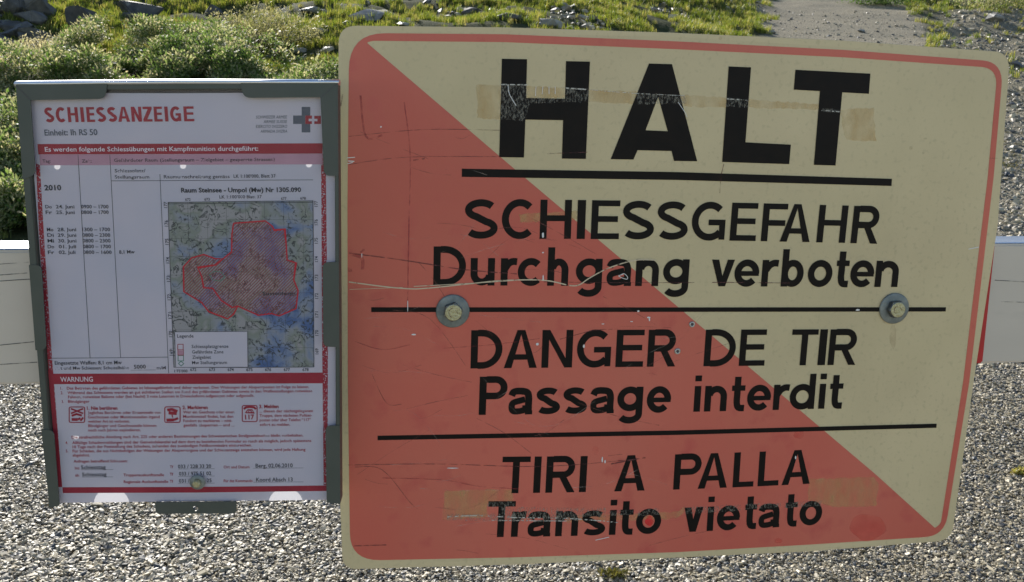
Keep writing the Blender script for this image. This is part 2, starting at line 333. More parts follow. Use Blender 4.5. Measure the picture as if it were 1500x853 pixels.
# ------------------------------------------------------------------ scatter (stuff only)
def source(name, V, Fs, m, tint=None, smooth=False):
    me = bpy.data.meshes.new(name); me.from_pydata(V, [], Fs); me.update(); me.materials.append(m)
    if tint is not None:
        a = me.attributes.new('tint', 'FLOAT', 'FACE'); a.data.foreach_set('value', tint)
    if smooth: me.polygons.foreach_set('use_smooth', [True] * len(me.polygons))
    return bpy.data.objects.new(name, me)
def scatter(name, P, sc, rot, srcs, label=None):
    n = len(P); me = bpy.data.meshes.new(name); me.vertices.add(n); me.vertices.foreach_set('co', np.asarray(P, np.float32).ravel())
    me.attributes.new('sc', 'FLOAT_VECTOR', 'POINT').data.foreach_set('vector', np.asarray(sc, np.float32).ravel())
    me.attributes.new('rt', 'FLOAT_VECTOR', 'POINT').data.foreach_set('vector', np.asarray(rot, np.float32).ravel())
    me.attributes.new('ix', 'INT', 'POINT').data.foreach_set('value', rng.integers(0, len(srcs), n).astype(np.int32))
    o = bpy.data.objects.new(name, me); COL.objects.link(o); o['kind'] = 'stuff'
    if label: o['label'] = label
    t = bpy.data.node_groups.new(name, 'GeometryNodeTree')
    t.interface.new_socket('Geometry', in_out='INPUT', socket_type='NodeSocketGeometry'); t.interface.new_socket('Geometry', in_out='OUTPUT', socket_type='NodeSocketGeometry')
    N = t.nodes; L = t.links; gi = N.new('NodeGroupInput'); go = N.new('NodeGroupOutput')
    io = N.new('GeometryNodeInstanceOnPoints'); jg = N.new('GeometryNodeJoinGeometry')
    for s in reversed(srcs):
        oi = N.new('GeometryNodeObjectInfo'); oi.inputs['Object'].default_value = s; oi.inputs['As Instance'].default_value = True; L.new(oi.outputs['Geometry'], jg.inputs[0])
    def na(nm, ty):
        x = N.new('GeometryNodeInputNamedAttribute'); x.data_type = ty; x.inputs['Name'].default_value = nm; return x.outputs[0]
    L.new(gi.outputs[0], io.inputs['Points']); L.new(jg.outputs[0], io.inputs['Instance']); io.inputs['Pick Instance'].default_value = True
    L.new(na('ix', 'INT'), io.inputs['Instance Index']); L.new(na('sc', 'FLOAT_VECTOR'), io.inputs['Scale'])
    er = N.new('FunctionNodeEulerToRotation'); L.new(na('rt', 'FLOAT_VECTOR'), er.inputs[0]); L.new(er.outputs[0], io.inputs['Rotation'])
    L.new(io.outputs[0], go.inputs[0]); md = o.modifiers.new('scatter', 'NODES'); md.node_group = t
    return o
def stone_mesh(seed, sub=1, rough=.25, cuts=3):
    r = random.Random(seed); bm = bmesh.new(); bmesh.ops.create_icosphere(bm, subdivisions=sub, radius=1)
    for v in bm.verts: v.co *= 1 + rough * (r.random() - .5)
    for _ in range(cuts):
        n = Vector((r.uniform(-1, 1), r.uniform(-1, 1), r.uniform(-.6, 1))).normalized(); d = r.uniform(.42, .8)
        for v in bm.verts:
            e = v.co.dot(n) - d
            if e > 0: v.co -= n * e * .92
    V = [tuple(v.co) for v in bm.verts]; Fs = [tuple(v.index for v in f.verts) for f in bm.faces]; bm.free(); return V, Fs
def hull_mesh(seed, n=11, bevel=0):
    r = random.Random(seed); bm = bmesh.new()
    for _ in range(n):
        v = Vector((r.gauss(0, 1), r.gauss(0, 1), r.gauss(0, 1))).normalized() * r.uniform(.82, 1.12); bm.verts.new(v)
    bmesh.ops.convex_hull(bm, input=list(bm.verts)); bmesh.ops.delete(bm, geom=[v for v in bm.verts if not v.link_faces], context='VERTS')
    if bevel:
        bmesh.ops.dissolve_limit(bm, angle_limit=.35, verts=bm.verts, edges=bm.edges)
        bmesh.ops.bevel(bm, geom=list(bm.edges), offset=bevel, segments=2, affect='EDGES', clamp_overlap=True); bmesh.ops.triangulate(bm, faces=bm.faces)
        bmesh.ops.subdivide_edges(bm, edges=[e for e in bm.edges if e.calc_length() > .25], cuts=2)
        bmesh.ops.triangulate(bm, faces=bm.faces)
    V = [tuple(v.co) for v in bm.verts]; Fs = [tuple(v.index for v in f.verts) for f in bm.faces]
    bm.verts.index_update(); Fs = [tuple(v.index for v in f.verts) for f in bm.faces]; bm.free(); return V, Fs
gcols = [((.275, .232, .15, 1), (.37, .315, .20, 1)), ((.19, .165, .12, 1), (.28, .24, .17, 1)), ((.44, .375, .245, 1), (.56, .475, .32, 1)), ((.055, .06, .062, 1), (.10, .10, .095, 1))]
gmats = [mat('gravel_stone_%s' % n, a, b, scale=3, rough=.52, spec=.5) for n, (a, b) in zip(('grey', 'mid', 'pale', 'dark'), gcols)]
gsrc = []
for i in range(10):
    V, Fs = hull_mesh(100 + i, 12); gsrc.append(source('gravel_source', V, Fs, gmats[[0, 1, 2, 0, 1, 3, 0, 2, 1, 3][i]]))
def wedge(n, y0, y1, x0, x1, power=1.0):
    """n random points with x between x0*y and x1*y; power<1 thins with distance"""
    y = y0 + (y1 - y0) * rng.random(n) ** power; x = (x0 + (x1 - x0) * rng.random(n)) * y; return x, y
# near gravel
n = 470000; u = rng.random(n); y = 1.7 * (9.2 / 1.7) ** u; x = (rng.random(n) * 1.72 - .86) * y + .0
k = gravel_mask(x, y) > .5; x, y = x[k], y[k]; n = len(x)
s = .0038 * (1 + 1.2 * rng.random(n) ** 3) * (1 + .10 * (y - 2)); s[rng.random(n) < .003] *= 1.7
s = s * (.75 + .5 * vn(x * 2, y * 2))
P = np.stack([x, y, height(x, y) + s * .25 + .006 * rng.random(n)], -1)
scatter('gravel', P, np.stack([s * rng.uniform(.9, 1.8, n), s * rng.uniform(.8, 1.3, n), s * rng.uniform(.35, .75, n)], -1), np.stack([rng.uniform(-.6, .6, n), rng.uniform(-.6, .6, n), rng.uniform(0, 6.28, n)], -1), gsrc, 'loose grey and cream gravel covering the ground')
# track and verge stones
n = 80000; u = rng.random(n); y = 8 * (32 / 8.) ** u; x = rng.uniform(.2, .66, n) * y
k = rng.random(n) < np.maximum(path_mask(x, y) * .13, stony(x, y) * .42); x, y = x[k], y[k]; n = len(x)
s = .0085 * (1 + 3 * rng.random(n) ** 7) * (.6 + y / 16) * (.7 + .8 * sst(.55, .35, x / y) * 0 + .5 * stony(x, y)); s[rng.random(n) < .005] *= 2.0
P = np.stack([x, y, height(x, y) + s * .15], -1)
scatter('track_stones', P, np.stack([s * 1.15, s, s * .8], -1), np.stack([rng.uniform(-.3, .3, n), rng.uniform(-.3, .3, n), rng.uniform(0, 6.28, n)], -1), gsrc, 'small stones scattered over the track and its verge')
n = 14000; u = rng.random(n); y = 12 * (40 / 12.) ** u; x = rng.uniform(-.4, .25, n) * y
k = rng.random(n) < sst(.50, .60, fbm(x * .8 + 55, y * .8 + 7)) * (1 - path_mask(x, y)) * np.where(x / y < -.2, .3, 1.0); x, y = x[k], y[k]; n = len(x); s = .03 + .09 * rng.random(n) ** 5
scatter('hillside_rubble', np.stack([x, y, height(x, y) + s * .3], -1), np.stack([s * 1.3, s, s * .7], -1), np.stack([rng.uniform(-.3, .3, n), rng.uniform(-.3, .3, n), rng.uniform(0, 6.28, n)], -1), gsrc, 'loose rubble between the grass patches on the slope')
n = 700; y = rng.uniform(15.5, 27, n); x = rng.uniform(-.62, -.485, n) * y; s = .08 + .28 * rng.random(n) ** 2
smt = mat('dark_scree_stone', (.05, .05, .047, 1), (.11, .105, .09, 1), scale=3, rough=.55, spec=.6)
ssrc = []
for i in range(5):
    V, Fs = hull_mesh(300 + i, 14, .05); ssrc.append(source('scree_source', V, Fs, smt))
scatter('scree', np.stack([x, y, height(x, y) + s * .2], -1), np.stack([s * 1.4, s, s * .6], -1), np.stack([rng.uniform(-.4, .4, n), rng.uniform(-.4, .4, n), rng.uniform(0, 6.28, n)], -1), ssrc, 'dark blocky scree in the upper left corner')
# foliage sources
M['willow'] = leafmat('willow_leaf', (.055, .10, .025, 1), (.125, .18, .05, 1), (.46, .41, .24, 1), rough=.55, trans=.5)  # cream end of the ramp paints highlights into the leaf colour
M['pale'] = leafmat('pale_shrub_leaf', (.13, .14, .05, 1), (.34, .31, .16, 1), (.66, .58, .36, 1), rough=.6, trans=.45)
M['grass'] = leafmat('meadow_grass', (.10, .135, .025, 1), (.18, .21, .04, 1), (.36, .31, .11, 1), rough=.5, trans=.45)
M['moss'] = leafmat('yellow_moss', (.12, .12, .03, 1), (.19, .17, .04, 1), (.27, .21, .07, 1), rough=.7, trans=.2)
M['twig'] = mat('brown_twig', (.06, .045, .03, 1), (.10, .08, .05, 1), rough=.8)
def leaf(V, Fs, T, c, d, up, L_, W_, tint):
    d = d.normalized(); sd_ = d.cross(up)
    if sd_.length < 1e-3: sd_ = Vector((1, 0, 0))
    sd_.normalize(); nn = sd_.cross(d); b = len(V); m_ = c + d * L_ * .5 - nn * W_ * .18
    V += [tuple(c), tuple(c + d * L_ * .5 + sd_ * W_ / 2), tuple(c + d * L_), tuple(c + d * L_ * .5 - sd_ * W_ / 2)]
    Fs += [(b, b + 1, b + 2), (b, b + 2, b + 3)]; T += [tint, tint]
def sprig(seed, n, H, LL, mt, spread=.07):
    r = random.Random(seed); V = []; Fs = []; T = []
    for i in range(n):
        h = H * r.random() ** .7; a = r.uniform(0, 6.28); c = Vector((math.cos(a), math.sin(a), 0)) * spread * r.random() + Vector((0, 0, h))
        d = Vector((math.cos(a) + r.uniform(-.5, .5), math.sin(a) + r.uniform(-.5, .5), r.uniform(.0, 1.3)))
        leaf(V, Fs, T, c, d, Vector((r.uniform(-.4, .4), r.uniform(-.4, .4), 1)), LL * r.uniform(.6, 1.2), LL * r.uniform(.35, .5), min(1, r.random() * .7 + .3 * h / H))
    return source('sprig_source', V, Fs, mt, T)
def tuft(seed, n, H, mt, lean=.35):
    r = random.Random(seed); V = []; Fs = []; T = []
    for i in range(n):
        a = r.uniform(0, 6.28); c = Vector((r.gauss(0, .03), r.gauss(0, .03), -.01)); h = H * r.uniform(.5, 1.1); d = Vector((math.cos(a) * lean * r.random(), math.sin(a) * lean * r.random(), 1)).normalized()
        s_ = Vector((-math.sin(a), math.cos(a), 0)) * r.uniform(.003, .006); m_ = c + d * h * .55; e_ = c + d * h + Vector((math.cos(a), math.sin(a), -.3)) * h * .22 * r.random(); b = len(V)
        V += [tuple(c - s_), tuple(c + s_), tuple(m_ + s_ * .8), tuple(m_ - s_ * .8), tuple(e_)]; Fs += [(b, b + 1, b + 2, b + 3), (b + 3, b + 2, b + 4)]; t_ = r.random(); T += [t_, t_]
    return source('tuft_source', V, Fs, mt, T)
wsrc = [sprig(i, 24, .17, .052, M['willow'], .10) for i in range(6)]
psrc = [sprig(20 + i, 24, .17, .034, M['pale'], .07) for i in range(5)]
tsrc = [tuft(i, 26, .13, M['grass']) for i in range(6)]
msrc = [sprig(40 + i, 20, .04, .02, M['moss'], .05) for i in range(4)]
def rots(n, tilt=.35): return np.stack([rng.uniform(-tilt, tilt, n), rng.uniform(-tilt, tilt, n), rng.uniform(0, 6.28, n)], -1)
def uni(s): return np.stack([s, s, s], -1)
def mound(x, y): return .38 * sst(.38, .62, fbm(x * .9 + 3, y * .9)) + .12 * vn(x * 4, y * 4)
def willow_zone(x, y):
    r = np.asarray(x) / y; nn = (fbm(x * .7 + 40, y * .7) - .47)
    return (1 - sst(15.6, 16.6, y + nn * 2.5 + np.where(r > -.3, 1.8, 0) + np.where(r < -.47, 1.5, 0))) * sst(8.0, 8.3, y) * (1 - sst(-.05, .1, r))
n = 90000; u = rng.random(n); y = 8.0 * (18 / 8.) ** u; x = rng.uniform(-.75, .12, n) * y
k = (willow_zone(x, y) > rng.random(n)) & (gravel_mask(x, y) < .5) & (vn(x * 3.1 + 5, y * 2.2) + rng.uniform(-.15, .15, n) > .34); x, y = x[k], y[k]; n = len(x)
P = np.stack([x, y, height(x, y) + mound(x, y) * rng.uniform(.35, 1, n)], -1); pale = (sst(.46, .58, fbm(x * 1.1 + 70, y * 1.1)) * .5 + .10) > rng.random(n)
q = ~pale
scatter('willow_carpet', P[q], uni(rng.uniform(.7, 1.25, q.sum())), rots(q.sum()), wsrc, 'low green creeping willow covering the slope')
scatter('pale_carpet', P[pale], uni(rng.uniform(.7, 1.2, pale.sum())), rots(pale.sum()), psrc, 'pale willow leaves with painted cream highlights among the green carpet')  # pale share puts the carpet's cream highlights into leaf colour
# grass
n = 90000; u = rng.random(n); y = 8.0 * (60 / 8.) ** u; x = rng.uniform(-.68, .68, n) * y
dens = (1 - gravel_mask(x, y)) * (1 - .9 * willow_zone(x, y)) * (1 - .95 * stony(x, y)) * np.maximum(.10, sst(.40, .49, fbm(x * .9 + 11, y * .9) + .04 * (y > 27)))
k = rng.random(n) < dens; x, y = x[k], y[k]; n = len(x); s = rng.uniform(.6, 1.3, n) * (.75 + y / 40)
scatter('meadow_grass', np.stack([x, y, height(x, y)], -1), uni(s), rots(n, .2), tsrc, 'short sunlit meadow grass on the hillside')
n = 9000; u = rng.random(n); y = 7.6 * (28 / 7.6) ** u; x = rng.uniform(-.2, .68, n) * y
k = (rng.random(n) < sst(.56, .66, fbm(x * 1.3 + 90, y * 1.3 + 4)) * (1 - path_mask(x, y) * .9 * (y > 17)) * .9); x, y = x[k], y[k]; n = len(x)
scatter('moss_patches', np.stack([x, y, height(x, y)], -1), uni(rng.uniform(.6, 1.4, n)), rots(n), msrc, 'yellow moss and herbs in patches on the stony verge')

# ------------------------------------------------------------------ rocks and bushes on the hillside
M['rock'] = mat('grey_gneiss', (.17, .16, .135, 1), (.27, .255, .21, 1), scale=5, rough=.5, bump=.8, bscale=18, c3=(.34, .33, .29, 1), scale3=9)
M['rockdark'] = mat('dark_gneiss', (.04, .04, .038, 1), (.09, .086, .075, 1), scale=5, rough=.7, bump=.8, bscale=18, c3=(.2, .2, .18, 1), scale3=9, fac3=(.6, .75))
def rock(px, py, wpx, hpx, depth, seed, m, label, tilt=0, flat=0):
    p = at(px, py + hpx * .5); d = (p - Vector((0, 0, HC))).length; W_ = wpx * d / F / 2 * .86; H_ = hpx * d / F / 2 * .95
    V, Fs = hull_mesh(seed * 7 + 3, 15, .06); r = random.Random(seed)
    bm = bmesh.new(); vs = [bm.verts.new((a * W_ * 1.12, b * W_ * depth, c * H_ * 1.25)) for a, b, c in V]
    for f in Fs: bm.faces.new([vs[i] for i in f])
    for v in bm.verts:
        k_ = float(vn(v.co.x * 9 / W_ * .2 + seed, v.co.z * 9 / H_ * .2 + v.co.y * 3)) - .5; v.co *= 1 + .12 * k_
    me = bpy.data.meshes.new('rock'); bm.to_mesh(me); bm.free(); me.materials.append(m)
    o = bpy.data.objects.new('rock', me); COL.objects.link(o); o.location = (p.x, p.y + W_ * depth * .3, p.z + H_ * .75); o.rotation_euler = (R(r.uniform(-6, 6)), R(tilt), R(r.uniform(-15, 15)))
    return tag(o, label, 'rock', 'boulders on the hillside')
rk = M['rock']; rd = M['rockdark']
rock(540, 17, 58, 26, .9, 1, rk, 'grey boulder with a bright sunlit top, just above the left corner of the warning sign', -8)
rock(121, 28, 52, 34, .9, 2, rd, 'dark wedge shaped boulder with pale sunlit streaks above the notice case', 14)
rock(262, 50, 58, 22, .8, 3, rd, 'long low dark slab left of the pale bush')
rock(306, 51, 34, 22, .9, 4, rd, 'small dark rounded rock touching the long slab beside the pale bush')
rock(434, 73, 40, 9, 1.3, 5, rk, 'thin flat stone with a white top below the pale bush')
rock(380, 62, 30, 13, .8, 6, rk, 'grey stone half hidden under the pale bush')
rock(805, 33, 40, 20, .9, 7, rk, 'rounded grey rock at the upper edge of the sign above the letter A')
rock(690, 15, 32, 12, .9, 8, rd, 'dark flat rock in the rubble above the sign')
rock(651, 24, 22, 9, .9, 9, rk, 'small pale stone between the bright boulder and the rubble')
rock(1457, 25, 28, 12, .9, 10, rk, 'grey oval rock in the grass at the right edge of the track')
rock(12, 68, 60, 24, .9, 11, rd, 'broad dark boulder at the left picture edge under the scree')
rock(22, 40, 52, 22, .8, 12, rd, 'middle dark block of the scree in the upper left corner')
rock(20, 12, 60, 26, .8, 13, rd, 'topmost dark block in the upper left corner')
rock(38, 52, 26, 9, 1.0, 14, rk, 'pale flat stone lying on the dark scree blocks')
rock(130, 66, 34, 7, 1.2, 15, rk, 'thin pale slab lying in the shrubs above the notice case')
rock(190, 22, 26, 12, .9, 16, rd, 'small dark stone in the grass behind the shrubs')
rock(312, 12, 30, 20, .8, 17, rd, 'upright dark rock in bright grass above the long slab')
rock(455, 14, 40, 10, .9, 18, rk, 'low grey rock in the grass above and right of the pale bush')
rock(745, 24, 40, 12, .8, 19, rd, 'dark stone between the flat rock and the rounded grey rock')
rock(14, 92, 46, 16, .9, 20, rk, 'lowest grey boulder at the left edge, shrubs in front of it')
rock(1130, 47, 14, 6, .9, 21, rk, 'small blue-grey stone in the middle of the track')
rock(1262, 45, 13, 5, .9, 22, rk, 'small pale stone on the right half of the track')
rock(590, 36, 26, 9, 1.0, 23, rk, 'flat pale stone in the grass just behind the sign edge')
rock(905, 30, 22, 9, 1.0, 24, rk, 'small grey stone in yellow-green grass above the letters A and L')
rock(200, 14, 80, 24, .7, 25, rd, 'wide dark outcrop at the top edge behind the shrubs')
rock(470, 44, 30, 8, 1.0, 26, rk, 'small flat stone right of the pale bush near the sign corner')
def bush(px, py, wpx, hpx, n, m, LL, label, seed, name='shrub', group=None):
    p = at(px, py); d = (p - Vector((0, 0, HC))).length; W_ = wpx * d / F / 2; H_ = hpx * d / F; r = random.Random(seed)
    root = empty(name, Matrix.Translation(p), label, 'shrub', group); V = []; Fs = []; T = []; tips = []; sv = []; sf = []
    for i in range(46):
        a = r.uniform(0, 6.28); rr = r.random() ** .6; e = Vector((math.cos(a) * W_ * rr, math.sin(a) * W_ * .7 * rr, H_ * (1 - .45 * rr * rr) * r.uniform(.55, 1.05))); b0 = Vector((e.x * .35, e.y * .35, -.05)); tips.append((b0, e))
        b = len(sv); t = .006
        for q, ww in ((b0, t), (b0.lerp(e, .5) + Vector((0, 0, H_ * .05)), t * .7), (e, t * .25)):
            for j in range(3): sv.append((q.x + ww * math.cos(j * 2.09), q.y + ww * math.sin(j * 2.09), q.z))
        for s_ in range(2):
            for j in range(3): c = b + s_ * 3; sf.append((c + j, c + (j + 1) % 3, c + 3 + (j + 1) % 3, c + 3 + j))
    for i in range(n):
        b0, e = r.choice(tips); t = r.random() ** .55; c = b0.lerp(e, t) + Vector((r.gauss(0, .05), r.gauss(0, .05), r.gauss(0, .035))) * (W_ / .6)
        if c.z < 0: c.z = .02
        dd = Vector((r.uniform(-1, 1), r.uniform(-1, 1), r.uniform(-.2, 1.4))); leaf(V, Fs, T, c, dd, Vector((r.uniform(-.5, .5), r.uniform(-.5, .5), 1)), LL * r.uniform(.6, 1.3), LL * .42, min(1, r.random() * .8 + .45 * t))
    o = mesh_obj('leaves', V, Fs, m, root); o.data.attributes.new('tint', 'FLOAT', 'FACE').data.foreach_set('value', T); o['kind'] = 'stuff'
    mesh_obj('stems', sv, sf, M['twig'], root); return root
bush(388, 72, 175, 58, 6500, M['pale'], .05, 'wide pale bush with whitish seed tips on the slope above the notice case', 3)
bush(1465, 14, 150, 40, 3500, M['willow'], .09, 'dark green shrub in the upper right corner beyond the track', 4)
bush(60, 95, 110, 42, 3500, M['pale'], .045, 'pale tipped shrub in front of the scree at the left', 5)
bush(20, 255, 130, 95, 4000, M['willow'], .045, 'dense green willow shrub at the left picture edge beside the notice case', 6)
bush(1494, 700, 24, 10, 200, M['grass'], .022, 'small green weed in the gravel at the right picture edge', 31, 'weed')
bush(898, 850, 46, 14, 420, M['moss'], .014, 'yellow moss cushion in the gravel below the warning sign', 32, 'moss_cushion')
bush(1290, 8, 110, 20, 2500, M['willow'], .09, 'low dark shrub at the top edge above the track', 8)

# ------------------------------------------------------------------ barrier beam behind the boards
YAW = math.atan2(.158987413, .98728061)
SP = Plane((.18977505, 1.07087704, HC - .22016911), YAW)
BP = Plane(SP.o + SP.N * .008, YAW)
def quadlines(pl, a, b): return [pl.p(*a), pl.p(*b)]
l0, l1 = BP.p(0, 367), BP.p(0, 564.3); r0, r1 = BP.p(1499, 357.6), BP.p(1499, 531.5)
def ext(a, b, x): return a[1] + (b[1] - a[1]) * (x - a[0]) / (b[0] - a[0])
XL, XR = -2.6, 2.9; TH = .062
beam = empty('barrier_beam', BP.mw, 'horizontal off-white barrier beam with a red band behind both notices', 'barrier')
zt = lambda x: ext(l0, r0, x); zb = lambda x: ext(l1, r1, x)
def bodyseg(name, x0t, x0b, x1t, x1b, m, dy=0):
    t0, t1 = zt(0) - dy, zt(0) - dy; V = []
    for y in (0 + dy, TH - dy):
        V += [(x0b, y, zb(x0b) + dy), (x1b, y, zb(x1b) + dy), (x1t, y, zt(x1t) - dy), (x0t, y, zt(x0t) - dy)]
    o = mesh_obj(name, V, [(0, 1, 2, 3), (5, 4, 7, 6), (4, 0, 3, 7), (1, 5, 6, 2), (3, 2, 6, 7), (4, 5, 1, 0)], m, beam)
    bm = bmesh.new(); bm.from_mesh(o.data); bmesh.ops.recalc_face_normals(bm, faces=bm.faces)
    bmesh.ops.bevel(bm, geom=[e for e in bm.edges if abs((e.verts[0].co - e.verts[1].co).normalized().x) > .9], offset=.0025, segments=2, affect='EDGES'); bm.to_mesh(o.data); bm.free()
    return o
rt_, rb_ = BP.p(1457.3, 358)[0], BP.p(1438.9, 531.8)[0]
lt_, lb_ = rt_ - .17, rb_ - .17
bodyseg('white_section', XL, XL, lt_, lb_, M['beam']); bodyseg('red_section', lt_, lb_, rt_, rb_, M['beamred']); bodyseg('white_section', rt_, rb_, XR, XR, M['beam'])
mesh_obj('added_sky_reflector', [(x_, y_, zt(x_) + z_) for x_ in (XL, XR) for y_, z_ in ((.003, .0004), (TH - .003, .0004), (TH - .003, .0016), (.0035, .0016))], [(0, 1, 2, 3), (4, 7, 6, 5), (0, 4, 5, 1), (1, 5, 6, 2), (2, 6, 7, 3), (3, 7, 4, 0)], M['cap'], beam)  # thin metal strip added so the beam top mirrors sky and sun
ln = []
for a, b in (((0, 387), (44, 384)), ((0, 403), (40, 400)), ((0, 411.8), (44, 409)), ((0, 505.7), (50, 500.7)), ((0, 534), (55, 530.6)), ((1457, 410.5), (1500, 413)), ((1466, 442), (1500, 443))):
    ln.append(([BP.p(*a), BP.p(*b)], .0009))
strokes('scratch', ln, .0008, .0004, M['beamscr'], beam)
for xp in (XL + .1, XR - .1):
    H0 = BP.o.z + zb(xp); o = mesh_obj('post', [(xp + a, b, c) for c in (-H0 + 0 - BP.o.z + BP.o.z + zb(xp) - .02 - 0, zt(xp)) for a, b in ((-.04, TH + .003), (.04, TH + .003), (.04, TH + .083), (-.04, TH + .083))],
        [(0, 3, 2, 1), (4, 5, 6, 7), (0, 1, 5, 4), (1, 2, 6, 5), (2, 3, 7, 6), (3, 0, 4, 7)], M['post'], beam)
    for v in o.data.vertices:
        if v.index < 4: v.co.z = -BP.o.z - .1

# ------------------------------------------------------------------ warning sign
sign = empty('warning_sign', SP.mw, 'large cream and red HALT warning plate with black lettering bolted to the beam', 'sign')
sp = SP.p
plate_px = [(496, 37.5), (740, 40.2), (985, 48.0), (1235, 59.6), (1480, 77), (1461.8, 330), (1426.5, 560), (1394, 792), (1187, 808), (990, 817.3), (750, 827.5), (502, 834.5), (496.8, 700), (495.3, 430), (495.2, 200)]
rad = [.018, 0, 0, 0, .02, 0, 0, .02, 0, 0, 0, .016, 0, 0, 0]
slab('plate', [rounded([sp(*q) for q in plate_px], rad)], 0, M['cream'], sign, thick=.0035, bevel=.0006, edge_mat=M['edge'])
# red border and half field, as one painted shape: outer outline, inner cream triangle cut out
outer = [(511.5, 48.5), (740, 50.4), (990, 60.8), (1235, 73.3), (1470, 91), (1455.3, 260), (1419.6, 560), (1383.2, 785), (1187, 797.8), (990, 809), (750, 816.7), (513, 821.5), (509.6, 560), (509, 300)]
orad = [.037, 0, 0, 0, .027, 0, 0, .027, 0, 0, 0, .034, 0, 0]
inner = [(537, 62.5), (546, 60), (740, 62), (990, 72.3), (1235, 84.2), (1461.5, 100), (1446.5, 262), (1410.6, 560), (1378, 767), (1369.6, 773.7), (1282, 694.5), (953, 416), (745, 240.4)]
irad = [0.002, .006, 0, 0, 0, .021, 0, 0, .006, .002, 0, 0, 0]
slab('red_field', [rounded([sp(*q) for q in outer], orad, 8), rounded([sp(*q) for q in inner], irad, 8)], .00025, M['redfield'], sign)
